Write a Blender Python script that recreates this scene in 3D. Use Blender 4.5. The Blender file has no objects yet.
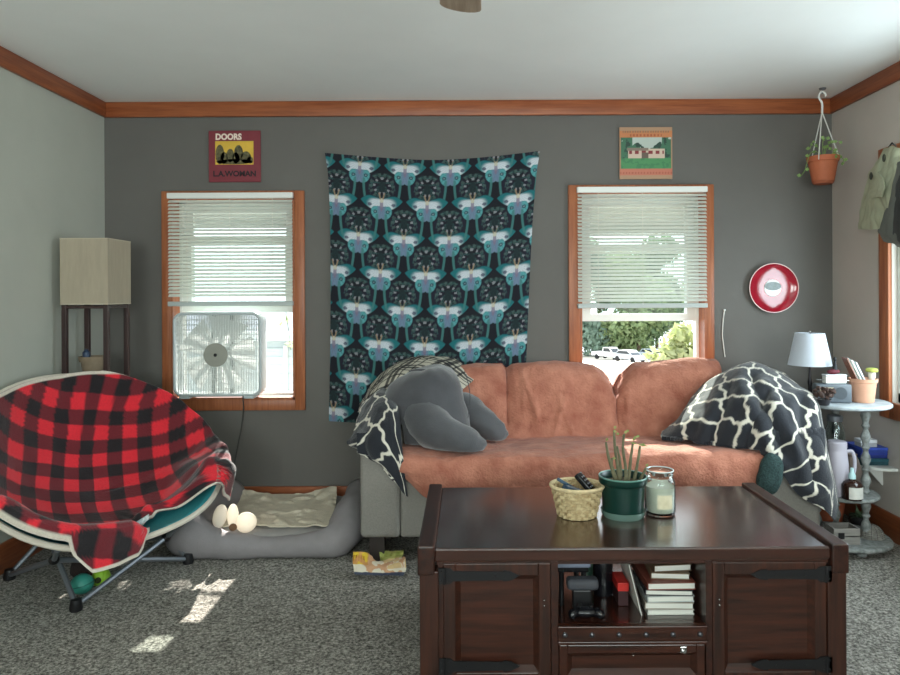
import bpy, bmesh, math, random
import numpy as np
from mathutils import Vector, Matrix, noise as mn

random.seed(7)
rng = np.random.default_rng(7)
SC = bpy.context.scene
COL = SC.collection
PI = math.pi

# ------------------------------------------------------------------ camera
FPX, VX, VY = 700.0, 466.0, 295.0          # focal length and principal point of the photo, in pixels
CAMH = 1.28
ROLL = math.radians(0.3)
cam_data = bpy.data.cameras.new('camera')
cam = bpy.data.objects.new('camera', cam_data)
COL.objects.link(cam)
cam_data.sensor_width = 36.0
cam_data.lens = 36.0 * FPX / 900.0
cam_data.shift_x = -(VX - 450.0) / 900.0
cam_data.shift_y = -(337.5 - VY) / 900.0
cam_data.clip_start = 0.02
cam_data.clip_end = 400
cam.location = (0, 0, CAMH)
cam.rotation_euler = (PI / 2, ROLL, 0)
SC.camera = cam

# ------------------------------------------------------------------ world, sun, daylight and fill lamps, exposure
world = bpy.data.worlds.new('sky')
SC.world = world
world.use_nodes = True
wn = world.node_tree.nodes
bg = wn['Background']
bg.inputs['Color'].default_value = (0.86, 0.95, 1.0, 1)
bg.inputs['Strength'].default_value = 3.4

SUN_EL = math.radians(36.6)
sun_d = bpy.data.lights.new('sun', 'SUN')
sun_d.energy = 19.0
sun_d.angle = math.radians(0.6)
sun_d.color = (1.0, 0.95, 0.86)
sun = bpy.data.objects.new('sun', sun_d)
COL.objects.link(sun)
sun.rotation_euler = (-(PI / 2 - SUN_EL), 0, 0)
sun.location = (0, 20, 14)


def area(name, loc, rot, sx, sy, energy, color):
    d = bpy.data.lights.new(name, 'AREA')
    d.shape = 'RECTANGLE'
    d.size, d.size_y = sx, sy
    d.energy = energy
    d.color = color
    o = bpy.data.objects.new(name, d)
    COL.objects.link(o)
    o.location = loc
    o.rotation_euler = rot
    return o


# added fill lamps at the unseen front-wall windows; daylight lamp outside the right-hand window
area('fill_front', (-0.9, -1.58, 1.5), (PI / 2 + .6, 0, 0), 1.5, 1.3, 78, (0.92, 1.0, 0.97))
area('fill_front', (1.1, -1.58, 1.5), (PI / 2 + .6, 0, 0), 1.5, 1.3, 78, (0.92, 1.0, 0.97))
area('daylight_side', (2.33, 2.85, 1.3), (0, PI / 2, 0), 1.1, 0.9, 38, (0.80, 0.91, 1.0))

SC.view_settings.view_transform = 'Standard'
SC.view_settings.look = 'None'
SC.view_settings.gamma = 1.0
SC.view_settings.use_curve_mapping = False
SC.view_settings.exposure = 0.0

# ------------------------------------------------------------------ helpers


def P(px, py, Y):
    """world point that the photo shows at pixel (px, py), at distance Y in front of the camera"""
    a, b = px - VX, py - VY
    c, s = math.cos(ROLL), math.sin(ROLL)
    dx, dy = a * c - b * s, a * s + b * c
    return Vector((dx / FPX * Y, Y, CAMH - dy / FPX * Y))


def lin(c):
    if len(c) == 4:
        c = c[:3]
    return tuple((v / 255 / 12.92 if v / 255 <= 0.04045 else ((v / 255 + 0.055) / 1.055) ** 2.4) for v in c)


def mat(name, c, rough=0.6, metal=0.0, var=0.0, vs=20.0, bump=0.0, bs=60.0, c2=None, trans=0.0, alpha=1.0,
        sheen=0.0, coat=0.0, ior=1.45, spec=0.5, stretch=None, attr=None, det=4.0, emit=0.0, translucent=0.0):
    m = bpy.data.materials.new(name)
    m.use_nodes = True
    nt = m.node_tree
    b = nt.nodes['Principled BSDF']
    L = lin(c) + (1,)
    b.inputs['Base Color'].default_value = L
    b.inputs['Roughness'].default_value = rough
    b.inputs['Metallic'].default_value = metal
    b.inputs['IOR'].default_value = ior
    b.inputs['Transmission Weight'].default_value = trans
    b.inputs['Alpha'].default_value = alpha
    b.inputs['Sheen Weight'].default_value = sheen
    b.inputs['Coat Weight'].default_value = coat
    b.inputs['Coat Roughness'].default_value = 0.16
    b.inputs['Specular IOR Level'].default_value = spec
    tc = nt.nodes.new('ShaderNodeTexCoord')
    src = tc.outputs['Object']
    if stretch:
        mp = nt.nodes.new('ShaderNodeMapping')
        mp.inputs['Scale'].default_value = stretch
        nt.links.new(src, mp.inputs['Vector'])
        src = mp.outputs['Vector']
    base = None
    if attr:
        at = nt.nodes.new('ShaderNodeAttribute')
        at.attribute_name = attr
        base = at.outputs['Color']
        nt.links.new(base, b.inputs['Base Color'])
    if var or c2:
        n = nt.nodes.new('ShaderNodeTexNoise')
        n.inputs['Scale'].default_value = vs
        n.inputs['Detail'].default_value = det
        n.inputs['Roughness'].default_value = 0.6
        nt.links.new(src, n.inputs['Vector'])
        if attr:
            mx = nt.nodes.new('ShaderNodeMix')
            mx.data_type = 'RGBA'
            mx.blend_type = 'MULTIPLY'
            mx.inputs[0].default_value = 1.0
            rp = nt.nodes.new('ShaderNodeMapRange')
            rp.inputs[1].default_value = 0.3
            rp.inputs[2].default_value = 0.7
            rp.inputs[3].default_value = 1 - var
            rp.inputs[4].default_value = 1 + var
            nt.links.new(n.outputs[0], rp.inputs[0])
            nt.links.new(base, mx.inputs[6])
            nt.links.new(rp.outputs[0], mx.inputs[7])
            nt.links.new(mx.outputs[2], b.inputs['Base Color'])
        else:
            r = nt.nodes.new('ShaderNodeValToRGB')
            e = r.color_ramp.elements
            e[0].position, e[1].position = 0.32, 0.68
            if c2:
                e[0].color, e[1].color = L, lin(c2) + (1,)
            else:
                e[0].color = tuple(v * (1 - var) for v in L[:3]) + (1,)
                e[1].color = tuple(min(1, v * (1 + var)) for v in L[:3]) + (1,)
            nt.links.new(n.outputs[0], r.inputs[0])
            nt.links.new(r.outputs[0], b.inputs['Base Color'])
    if bump:
        n2 = nt.nodes.new('ShaderNodeTexNoise')
        n2.inputs['Scale'].default_value = bs
        n2.inputs['Detail'].default_value = 3
        nt.links.new(src, n2.inputs['Vector'])
        bp = nt.nodes.new('ShaderNodeBump')
        bp.inputs['Strength'].default_value = bump
        bp.inputs['Distance'].default_value = 0.01
        nt.links.new(n2.outputs[0], bp.inputs['Height'])
        nt.links.new(bp.outputs[0], b.inputs['Normal'])
    if translucent:
        tr = nt.nodes.new('ShaderNodeBsdfTranslucent')
        tr.inputs['Color'].default_value = L
        ms = nt.nodes.new('ShaderNodeMixShader')
        ms.inputs[0].default_value = translucent
        nt.links.new(b.outputs[0], ms.inputs[1])
        nt.links.new(tr.outputs[0], ms.inputs[2])
        nt.links.new(ms.outputs[0], nt.nodes['Material Output'].inputs[0])
        if base:
            nt.links.new(base, tr.inputs['Color'])
    return m


def wood(name, ca, cb, rough=0.45, axis='x', scale=1.0, coat=0.0, bump=0.15):
    st = {'x': (0.6, 9, 9), 'y': (9, 0.6, 9), 'z': (9, 9, 0.6)}[axis]
    st = tuple(v * scale for v in st)
    return mat(name, ca, rough=rough, c2=cb, vs=6, stretch=st, bump=bump, bs=10, coat=coat, det=6)


ORG = {}


class B:
    """collects shapes into one mesh"""

    def __init__(self, M=None):
        self.bm = bmesh.new()
        self.M = M
        self.uv = self.bm.loops.layers.uv.new('UVMap')

    def _tf(self, vs):
        if self.M is not None:
            for v in vs:
                v.co = self.M @ v.co

    def box(self, x0, x1, y0, y1, z0, z1, bev=0.0, seg=2):
        r = bmesh.ops.create_cube(self.bm, size=1.0)
        vs = r['verts']
        for v in vs:
            v.co = Vector(((x0 + x1) / 2 + v.co.x * (x1 - x0), (y0 + y1) / 2 + v.co.y * (y1 - y0),
                           (z0 + z1) / 2 + v.co.z * (z1 - z0)))
        self._tf(vs)
        if bev:
            bev = min(bev, 0.49 * min(abs(x1 - x0), abs(y1 - y0), abs(z1 - z0)))
            es = list({e for v in vs for e in v.link_edges})
            bmesh.ops.bevel(self.bm, geom=es, offset=bev, segments=seg, profile=0.5, affect='EDGES')
        return self

    def tube(self, pts, r, seg=8, closed=False, caps=True, sq=None):
        pts = [Vector(p) for p in pts]
        n = len(pts)
        rr = [r] * n if not hasattr(r, '__len__') else list(r)
        rings = []
        up = None
        for i, p in enumerate(pts):
            if closed:
                t = pts[(i + 1) % n] - pts[i - 1]
            else:
                t = pts[min(i + 1, n - 1)] - pts[max(i - 1, 0)]
            if t.length < 1e-9:
                t = Vector((0, 0, 1))
            t.normalize()
            if up is None:
                up = Vector((0, 0, 1)) if abs(t.z) < 0.9 else Vector((1, 0, 0))
            a = t.cross(up)
            if a.length < 1e-6:
                a = t.orthogonal()
            a.normalize()
            b = a.cross(t).normalized()
            up = b
            ring = []
            for k in range(seg):
                w = 2 * PI * k / seg
                s1, s2 = (sq if sq else (1, 1))
                co = p + a * (math.cos(w) * rr[i] * s1) + b * (math.sin(w) * rr[i] * s2)
                ring.append(self.bm.verts.new(self.M @ co if self.M is not None else co))
            rings.append(ring)
        m = n if closed else n - 1
        for i in range(m):
            r0, r1 = rings[i], rings[(i + 1) % n]
            for k in range(seg):
                self.bm.faces.new((r0[k], r0[(k + 1) % seg], r1[(k + 1) % seg], r1[k]))
        if caps and not closed:
            self.bm.faces.new(rings[0][::-1])
            self.bm.faces.new(rings[-1])
        return self

    def cyl(self, p0, p1, r0, r1=None, seg=16):
        return self.tube([p0, p1], [r0, r0 if r1 is None else r1], seg)

    def lathe(self, prof, c=(0, 0, 0), seg=24, closed=False):
        """prof: list of (radius, z)"""
        c = Vector(c)
        rings = []
        for (r, z) in prof:
            if r < 1e-6:
                co = c + Vector((0, 0, z))
                rings.append([self.bm.verts.new(self.M @ co if self.M is not None else co)])
            else:
                ring = []
                for k in range(seg):
                    w = 2 * PI * k / seg
                    co = c + Vector((r * math.cos(w), r * math.sin(w), z))
                    ring.append(self.bm.verts.new(self.M @ co if self.M is not None else co))
                rings.append(ring)
        for i in range(len(rings) - 1):
            a, b = rings[i], rings[i + 1]
            for k in range(seg):
                k2 = (k + 1) % seg
                if len(a) == 1 and len(b) == 1:
                    continue
                if len(a) == 1:
                    self.bm.faces.new((a[0], b[k2], b[k]))
                elif len(b) == 1:
                    self.bm.faces.new((a[k], a[k2], b[0]))
                else:
                    self.bm.faces.new((a[k], a[k2], b[k2], b[k]))
        return self

    def sell(self, c, s, e1=1.0, e2=1.0, nu=24, nv=14, R=None, fn=None):
        """superellipsoid: centre c, half sizes s"""
        def f(w, e):
            return math.copysign(abs(w) ** e, w)
        c = Vector(c)
        prof = []
        for j in range(nv + 1):
            v = -PI / 2 + PI * j / nv
            row = []
            for i in range(nu):
                u = 2 * PI * i / nu
                co = Vector((s[0] * f(math.cos(v), e1) * f(math.cos(u), e2),
                             s[1] * f(math.cos(v), e1) * f(math.sin(u), e2), s[2] * f(math.sin(v), e1)))
                if fn:
                    co = fn(co)
                if R is not None:
                    co = R @ co
                co = c + co
                row.append(self.M @ co if self.M is not None else co)
                if j in (0, nv):
                    break
            prof.append([self.bm.verts.new(q) for q in row])
        for j in range(nv):
            a, b = prof[j], prof[j + 1]
            for i in range(nu):
                i2 = (i + 1) % nu
                if len(a) == 1:
                    self.bm.faces.new((a[0], b[i2], b[i]))
                elif len(b) == 1:
                    self.bm.faces.new((a[i], a[i2], b[0]))
                else:
                    self.bm.faces.new((a[i], a[i2], b[i2], b[i]))
        return self

    def prism(self, pts, d):
        """polygon pts (3d) extruded by vector d"""
        d = Vector(d)
        tf = (lambda q: self.M @ q) if self.M is not None else (lambda q: q)
        a = [self.bm.verts.new(tf(Vector(p))) for p in pts]
        b = [self.bm.verts.new(tf(Vector(p) + d)) for p in pts]
        n = len(a)
        self.bm.faces.new(a[::-1])
        self.bm.faces.new(b)
        for i in range(n):
            self.bm.faces.new((a[i], a[(i + 1) % n], b[(i + 1) % n], b[i]))
        return self

    def quad(self, a, b, c, d):
        vs = [self.bm.verts.new(self.M @ Vector(p) if self.M is not None else Vector(p)) for p in (a, b, c, d)]
        self.bm.faces.new(vs)
        return self

    def wob(self, amp, scale, seed=0.0):
        self.bm.normal_update()
        for v in self.bm.verts:
            q = v.co * scale + Vector((seed, seed * 1.7, -seed))
            v.co += v.normal * amp * mn.fractal(q, 1.0, 2.0, 3)
        return self

    def done(self, name, m, parent=None, smooth=True, angle=40):
        bmesh.ops.recalc_face_normals(self.bm, faces=self.bm.faces[:])
        me = bpy.data.meshes.new(name)
        self.bm.to_mesh(me)
        self.bm.free()
        return link(name, me, m, parent, smooth, angle)


def link(name, me, m, parent=None, smooth=True, angle=40):
    o = bpy.data.objects.new(name, me)
    COL.objects.link(o)
    if m is not None:
        me.materials.append(m)
    if parent is not None:
        org = ORG[parent.name]
        o.parent = parent
    else:
        n = len(me.vertices)
        a = np.empty(n * 3, dtype=np.float32)
        me.vertices.foreach_get('co', a)
        a = a.reshape(-1, 3)
        org = Vector(((a[:, 0].min() + a[:, 0].max()) / 2, (a[:, 1].min() + a[:, 1].max()) / 2, a[:, 2].min()))
        o.location = org
    me.transform(Matrix.Translation(-Vector(org)))
    ORG[o.name] = Vector(org)
    if smooth:
        for p in me.polygons:
            p.use_smooth = True
        try:
            me.set_sharp_from_angle(angle=math.radians(angle))
        except Exception:
            pass
    return o


def thing(name, label, cat, loc, group=None):
    o = bpy.data.objects.new(name, None)
    COL.objects.link(o)
    o.location = loc
    o.empty_display_size = 0.1
    ORG[o.name] = Vector(loc)
    return tag(o, label, cat, group)


def tag(o, label, cat, group=None):
    o['label'] = label
    o['category'] = cat
    if group:
        o['group'] = group
    return o


def struct(o):
    o['kind'] = 'structure'
    return o


def grid_mesh(name, V, m, parent=None, thick=0.0, col=None, closed_u=False, smooth=True, back=None):
    """V: (nv, nu, 3) array of world points -> sheet with optional thickness; col: (nv,nu,3) linear colours"""
    nv, nu = V.shape[:2]
    verts = V.reshape(-1, 3)
    idx = np.arange(nv * nu).reshape(nv, nu)
    a, b, c, d = idx[:-1, :-1], idx[:-1, 1:], idx[1:, 1:], idx[1:, :-1]
    F = np.stack([a, b, c, d], -1).reshape(-1, 4)
    cols = None if col is None else col.reshape(-1, 3)
    if thick:
        du = np.gradient(V, axis=1)
        dv = np.gradient(V, axis=0)
        N = np.cross(du, dv)
        N /= (np.linalg.norm(N, axis=-1, keepdims=True) + 1e-9)
        W = (V - N * thick).reshape(-1, 3)
        n0 = nv * nu
        verts = np.concatenate([verts, W])
        F2 = F[:, ::-1] + n0
        rim = list(idx[0, :]) + list(idx[1:, -1]) + list(idx[-1, -2::-1]) + list(idx[-2:0:-1, 0])
        rim = np.array(rim)
        nx = np.roll(rim, -1)
        F3 = np.stack([rim, rim + n0, nx + n0, nx], -1)
        F = np.concatenate([F, F2, F3])
        if cols is not None:
            cb = cols if back is None else np.tile(np.array(back), (n0, 1))
            cols = np.concatenate([cols, cb])
    me = bpy.data.meshes.new(name)
    me.vertices.add(len(verts))
    me.vertices.foreach_set('co', verts.astype(np.float32).ravel())
    me.loops.add(F.size)
    me.loops.foreach_set('vertex_index', F.astype(np.int32).ravel())
    me.polygons.add(len(F))
    me.polygons.foreach_set('loop_start', np.arange(0, F.size, 4, dtype=np.int32))
    me.update(calc_edges=True)
    me.validate()
    if cols is not None:
        ca = me.color_attributes.new('Col', 'FLOAT_COLOR', 'POINT')
        ca.data.foreach_set('color', np.concatenate([cols, np.ones((len(cols), 1))], 1).astype(np.float32).ravel())
    return link(name, me, m, parent, smooth, 80)


def cr(C, n):
    """Catmull-Rom resample of control rows C (k, ...) to n rows"""
    k = C.shape[0]
    t = np.linspace(0, k - 1, n)
    i = np.clip(t.astype(int), 0, k - 2)
    f = (t - i).reshape((-1,) + (1,) * (C.ndim - 1))
    p1, p2 = C[i], C[i + 1]
    p0 = np.where((i > 0).reshape(f.shape), C[np.maximum(i - 1, 0)], 2 * p1 - p2)
    p3 = np.where((i < k - 2).reshape(f.shape), C[np.minimum(i + 2, k - 1)], 2 * p2 - p1)
    return 0.5 * (2 * p1 + (p2 - p0) * f + (2 * p0 - 5 * p1 + 4 * p2 - p3) * f ** 2 + (3 * p1 - p0 - 3 * p2 + p3) * f ** 3)


def patch(rows, nv, nu):
    """rows of (px, py, Y) control points -> (nv, nu, 3) world grid"""
    C = np.array([[tuple(P(*q)) for q in r] for r in rows], dtype=float)
    G = cr(C, nv)
    return np.swapaxes(cr(np.swapaxes(G, 0, 1), nu), 0, 1)


def arc_uv(V):
    u = np.concatenate([np.zeros((V.shape[0], 1)), np.cumsum(np.linalg.norm(np.diff(V, axis=1), axis=-1), 1)], 1)
    v = np.concatenate([np.zeros((1, V.shape[1])), np.cumsum(np.linalg.norm(np.diff(V, axis=0), axis=-1), 0)], 0)
    u = u - u.mean(1, keepdims=True)
    return u, v


def nrm(V):
    N = np.cross(np.gradient(V, axis=1), np.gradient(V, axis=0))
    return N / (np.linalg.norm(N, axis=-1, keepdims=True) + 1e-9)


def nz(V, scale, seed=0.0, octv=2):
    S = V.reshape(-1, 3) * scale
    out = np.array([mn.fractal(Vector((p[0] + seed, p[1] - seed, p[2] + 2 * seed)), 1.0, 2.0, octv) for p in S])
    return out.reshape(V.shape[:2])


def wrinkle(V, amp, scale, seed=0.0, octv=3):
    return V + nrm(V) * (amp * nz(V, np.array(scale) if hasattr(scale, '__len__') else scale, seed, octv))[..., None]


def sst(a, b, x):
    t = np.clip((x - a) / (b - a + 1e-12), 0, 1)
    return t * t * (3 - 2 * t)


def mixc(base, m, c):
    return base * (1 - m[..., None]) + np.array(lin(c)) * m[..., None]


def solid(shape, c):
    return np.tile(np.array(lin(c)), shape + (1,))


def text(name, body, size, M, m, parent, ext=0.0008, bold=0.0, width=None):
    cu = bpy.data.curves.new(name, 'FONT')
    cu.body = body
    cu.size = size
    cu.extrude = ext
    cu.offset = bold
    cu.align_x = 'CENTER'
    cu.align_y = 'CENTER'
    cu.resolution_u = 3
    t = bpy.data.objects.new('tmp', cu)
    COL.objects.link(t)
    bpy.context.view_layer.update()
    me = bpy.data.meshes.new_from_object(t.evaluated_get(bpy.context.evaluated_depsgraph_get()))
    bpy.data.objects.remove(t)
    bpy.data.curves.remove(cu)
    if width:
        xs = [v.co.x for v in me.vertices]
        me.transform(Matrix.Diagonal((width / (max(xs) - min(xs)), 1, 1, 1)))
    me.transform(M)
    me.name = name
    return link(name, me, m, parent, smooth=False)


def back_wall_M(x, z, y):
    """text facing the camera on a plane at depth y"""
    return Matrix.Translation((x, y, z)) @ Matrix.Rotation(PI / 2, 4, 'X')


def copy_tree(o, parent=None):
    c = o.copy()
    COL.objects.link(c)
    if parent:
        c.parent = parent
    ORG[c.name] = ORG[o.name]
    for ch in list(o.children):
        copy_tree(ch, c)
    return c

# ------------------------------------------------------------------ room dimensions
XL, XR, YB, YF, ZC = -2.165, 2.2, 4.2, -1.5, 2.445
WT = 0.14

M_BACK = mat('grey_wall_paint', (100, 97, 93), 0.75, var=0.04, vs=3, bump=0.05, bs=150)
M_LEFT = mat('pale_green_grey_paint', (178, 180, 170), 0.75, var=0.03, vs=3, bump=0.05, bs=150)
M_RIGHT = mat('warm_white_paint', (186, 178, 170), 0.75, var=0.03, vs=3, bump=0.05, bs=150)
M_CEIL = mat('ceiling_paint', (236, 238, 236), 0.85, var=0.02, vs=2, bump=0.08, bs=120)
M_TRIM_X = wood('oak_trim', (128, 66, 38), (166, 96, 58), 0.4, 'x')
M_TRIM_Y = wood('oak_trim_side', (128, 66, 38), (166, 96, 58), 0.4, 'y')
M_TRIM_Z = wood('oak_casing', (138, 76, 46), (172, 104, 66), 0.4, 'z')
M_VINYL = mat('white_vinyl', (225, 232, 228), 0.4)
M_WHITE = mat('white_plastic', (226, 226, 222), 0.4)
M_BLACK = mat('black_plastic', (20, 20, 22), 0.4)
M_IRON = mat('black_iron', (26, 26, 28), 0.5, metal=0.3, bump=0.1, bs=200)
M_STEEL = mat('grey_painted_steel', (120, 124, 130), 0.4, metal=0.6)
M_CHROME = mat('chrome', (190, 190, 190), 0.2, metal=1.0)
M_GLASS = mat('clear_glass', (250, 252, 252), 0.03, trans=1.0, ior=1.45)


def carpet_mat():
    m = bpy.data.materials.new('speckled_grey_carpet')
    m.use_nodes = True
    nt = m.node_tree
    b = nt.nodes['Principled BSDF']
    b.inputs['Roughness'].default_value = 0.95
    b.inputs['Specular IOR Level'].default_value = 0.1
    tc = nt.nodes.new('ShaderNodeTexCoord')
    n1 = nt.nodes.new('ShaderNodeTexNoise')
    n1.inputs['Scale'].default_value = 95
    n1.inputs['Detail'].default_value = 5
    n1.inputs['Roughness'].default_value = 0.75
    n2 = nt.nodes.new('ShaderNodeTexNoise')
    n2.inputs['Scale'].default_value = 3.5
    r = nt.nodes.new('ShaderNodeValToRGB')
    e = r.color_ramp.elements
    e[0].position, e[0].color = 0.36, lin((74, 72, 68)) + (1,)
    e[1].position, e[1].color = 0.66, lin((236, 230, 220)) + (1,)
    k = e.new(0.5)
    k.color = lin((160, 156, 148)) + (1,)
    mx = nt.nodes.new('ShaderNodeMix')
    mx.data_type = 'RGBA'
    mx.blend_type = 'MULTIPLY'
    mx.inputs[0].default_value = 0.3
    bp = nt.nodes.new('ShaderNodeBump')
    bp.inputs['Strength'].default_value = 0.9
    bp.inputs['Distance'].default_value = 0.02
    for n in (n1, n2):
        nt.links.new(tc.outputs['Object'], n.inputs['Vector'])
    nt.links.new(n1.outputs[0], r.inputs[0])
    nt.links.new(r.outputs[0], mx.inputs[6])
    nt.links.new(n2.outputs[0], mx.inputs[7])
    nt.links.new(mx.outputs[2], b.inputs['Base Color'])
    nt.links.new(n1.outputs[0], bp.inputs['Height'])
    nt.links.new(bp.outputs[0], b.inputs['Normal'])
    return m


struct(B().box(XL - WT, XR + WT, YF - WT, YB + WT, -0.12, 0).done('floor', carpet_mat(), smooth=False))
struct(B().box(XL - WT, XR + WT, YF - WT, YB + WT, ZC, ZC + 0.12).done('ceiling', M_CEIL, smooth=False))


def wall(name, m, fixed, lo, hi, holes, axis):
    """wall slab with rectangular holes; axis 'x' runs along X at y=fixed(2), axis 'y' along Y at x=fixed(2)"""
    b = B()
    xs = [lo]
    for h in sorted(holes):
        xs += [h[0], h[1]]
    xs.append(hi)

    def put(a, c, z0, z1):
        if c - a < 1e-4 or z1 - z0 < 1e-4:
            return
        if axis == 'x':
            b.box(a, c, fixed[0], fixed[1], z0, z1)
        else:
            b.box(fixed[0], fixed[1], a, c, z0, z1)
    for i in range(len(xs) - 1):
        if i % 2 == 0:
            put(xs[i], xs[i + 1], 0, ZC)
        else:
            h = sorted(holes)[i // 2]
            put(xs[i], xs[i + 1], 0, h[2])
            put(xs[i], xs[i + 1], h[3], ZC)
    return struct(b.done(name, m, smooth=False))


W1 = (-1.764, -1.024, 0.66, 1.868)
W2 = (0.682, 1.436, 0.66, 1.892)
W3 = (2.35, 3.615, 0.715, 1.95)          # right wall, along Y
W4 = (-1.7, -0.1, 0.8, 2.1)
W5 = (0.3, 1.9, 0.8, 2.1)
wall('wall_back', M_BACK, (YB, YB + WT), XL, XR, [W1, W2], 'x')
wall('wall_front', M_LEFT, (YF - WT, YF), XL, XR, [W4, W5], 'x')
wall('wall_left', M_LEFT, (XL - WT, XL), YF - WT, YB + WT, [], 'y')
wall('wall_right', M_RIGHT, (XR, XR + WT), YF - WT, YB + WT, [W3], 'y')

# crown boards and baseboards
CH = 0.092
struct(B().box(XL, XR, YB - 0.022, YB, ZC - CH, ZC - 0.001, 0.006).done('trim_1', M_TRIM_X))
struct(B().box(XL, XL + 0.022, YF, YB - 0.022, ZC - CH, ZC - 0.001, 0.006).done('trim_2', M_TRIM_Y))
struct(B().box(XR - 0.022, XR, YF, YB - 0.022, ZC - CH, ZC - 0.001, 0.006).done('trim_3', M_TRIM_Y))
struct(B().box(XL, XR, YB - 0.016, YB, 0, 0.14, 0.005).done('baseboard_back', M_TRIM_X))
struct(B().box(XL, XL + 0.016, YF, YB - 0.016, 0, 0.14, 0.005).done('baseboard_left', M_TRIM_Y))
struct(B().box(XR - 0.016, XR, YF, YB - 0.016, 0, 0.14, 0.005).done('baseboard_right', M_TRIM_Y))


def back_window(name, W, cas, sb, st):
    x0, x1, z0, z1 = W
    l, r, b_, t = cas                       # outer edges of the casing
    root = bpy.data.objects.new(name, None)
    COL.objects.link(root)
    root.location = ((x0 + x1) / 2, YB, z0)
    ORG[root.name] = Vector(root.location)
    struct(root)
    y0, y1 = YB - 0.02, YB
    f = B()
    f.box(l, x0, y0, y1, b_, t, 0.004)
    f.box(x1, r, y0, y1, b_, t, 0.004)
    f.box(x0 - 0.001, x1 + 0.001, y0, y1, z1, t, 0.004)
    f.box(x0 - 0.001, x1 + 0.001, y0, y1, b_, z0, 0.004)
    f.done('window_frame', M_TRIM_Z, root)
    j = B()
    t_ = 0.012
    ye = YB + 0.085
    j.box(x0, x0 + t_, y0, ye, z0, z1)
    j.box(x1 - t_, x1, y0, ye, z0, z1)
    j.box(x0, x1, y0, ye, z1 - t_, z1)
    j.box(x0, x1, y0, ye, z0 - 0.002, z0 + 0.014)
    j.done('window_jamb', M_TRIM_Z, root, smooth=False)
    v = B()
    a0, a1 = YB + 0.085, YB + WT + 0.005
    v.box(x0 + 0.001, x0 + 0.028, a0, a1, z0, z1)
    v.box(x1 - 0.028, x1 - 0.001, a0, a1, z0, z1)
    v.box(x0, x1, a0, a1, z1 - 0.03, z1 - 0.001)
    v.box(x0, x1, a0, a1, z0, z0 + 0.028)
    v.done('window_track', M_VINYL, root, smooth=False)
    # both sashes: upper fixed, lower one pushed up
    for k, (za, zb, ya) in enumerate(((sb, z1 - 0.03, YB + 0.118), (sb, st, YB + 0.09))):
        s = B()
        h = 0.055
        s.box(x0 + 0.028, x0 + 0.028 + h, ya, ya + 0.025, za, zb)
        s.box(x1 - 0.028 - h, x1 - 0.028, ya, ya + 0.025, za, zb)
        s.box(x0 + 0.028 + h, x1 - 0.028 - h, ya, ya + 0.025, za, za + 0.045)
        s.box(x0 + 0.028 + h, x1 - 0.028 - h, ya, ya + 0.025, zb - 0.045, zb)
        so = s.done('sash', M_VINYL, root, smooth=False)
        g = B().box(x0 + 0.028 + h, x1 - 0.028 - h, ya + 0.010, ya + 0.014, za + 0.045, zb - 0.045)
        g.done('pane', M_PANE, so, smooth=False)
    return root


def pane_mat():
    m = bpy.data.materials.new('window_glass')
    m.use_nodes = True
    nt = m.node_tree
    nt.nodes.remove(nt.nodes['Principled BSDF'])
    tr = nt.nodes.new('ShaderNodeBsdfTransparent')
    tr.inputs[0].default_value = (0.95, 0.98, 0.97, 1)
    gl = nt.nodes.new('ShaderNodeBsdfGlossy')
    gl.inputs['Roughness'].default_value = 0.02
    mx = nt.nodes.new('ShaderNodeMixShader')
    mx.inputs[0].default_value = 0.06
    nt.links.new(tr.outputs[0], mx.inputs[1])
    nt.links.new(gl.outputs[0], mx.inputs[2])
    nt.links.new(mx.outputs[0], nt.nodes['Material Output'].inputs[0])
    return m


M_PANE = pane_mat()
back_window('window_1', W1, (-1.818, -0.964, 0.597, 1.910), 1.18, 1.65)
back_window('window_2', W2, (0.614, 1.484, 0.597, 1.934), 1.115, 1.587)


def plain_window(name, axis, W, at, out, cw=0.085):
    """cased window with one pane: axis 'x' in the front wall, 'y' in the right wall"""
    a0, a1, z0, z1 = W
    root = bpy.data.objects.new(name, None)
    COL.objects.link(root)
    root.location = ((a0 + a1) / 2, at, z0) if axis == 'x' else (at, (a0 + a1) / 2, z0)
    ORG[root.name] = Vector(root.location)
    struct(root)

    def bx(b, p, q, d0, d1, za, zb, bev=0.0):
        lo, hi = min(at + d0 * out, at + d1 * out), max(at + d0 * out, at + d1 * out)
        if axis == 'x':
            b.box(p, q, lo, hi, za, zb, bev)
        else:
            b.box(lo, hi, p, q, za, zb, bev)
    f = B()
    bx(f, a0 - cw, a0, -0.02, 0, z0 - cw, z1 + cw, 0.004)
    bx(f, a1, a1 + cw, -0.02, 0, z0 - cw, z1 + cw, 0.004)
    bx(f, a0, a1, -0.02, 0, z1, z1 + cw, 0.004)
    bx(f, a0, a1, -0.02, 0, z0 - cw, z0, 0.004)
    f.done('window_frame', M_TRIM_Z, root)
    v = B()
    for (p, q, za, zb) in ((a0, a0 + 0.045, z0, z1), (a1 - 0.045, a1, z0, z1), (a0, a1, z1 - 0.045, z1), (a0, a1, z0, z0 + 0.045)):
        bx(v, p, q, 0.03, 0.1, za, zb)
    v.done('sash', M_VINYL, root, smooth=False)
    g = B()
    bx(g, a0 + 0.045, a1 - 0.045, 0.06, 0.064, z0 + 0.045, z1 - 0.045)
    g.done('pane', M_PANE, root, smooth=False)


plain_window('window_3', 'y', W3, XR, 1)
plain_window('window_4', 'x', W4, YF, -1)  # unseen front-wall windows, put in as openings for the fill lamps
plain_window('window_5', 'x', W5, YF, -1)

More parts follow.
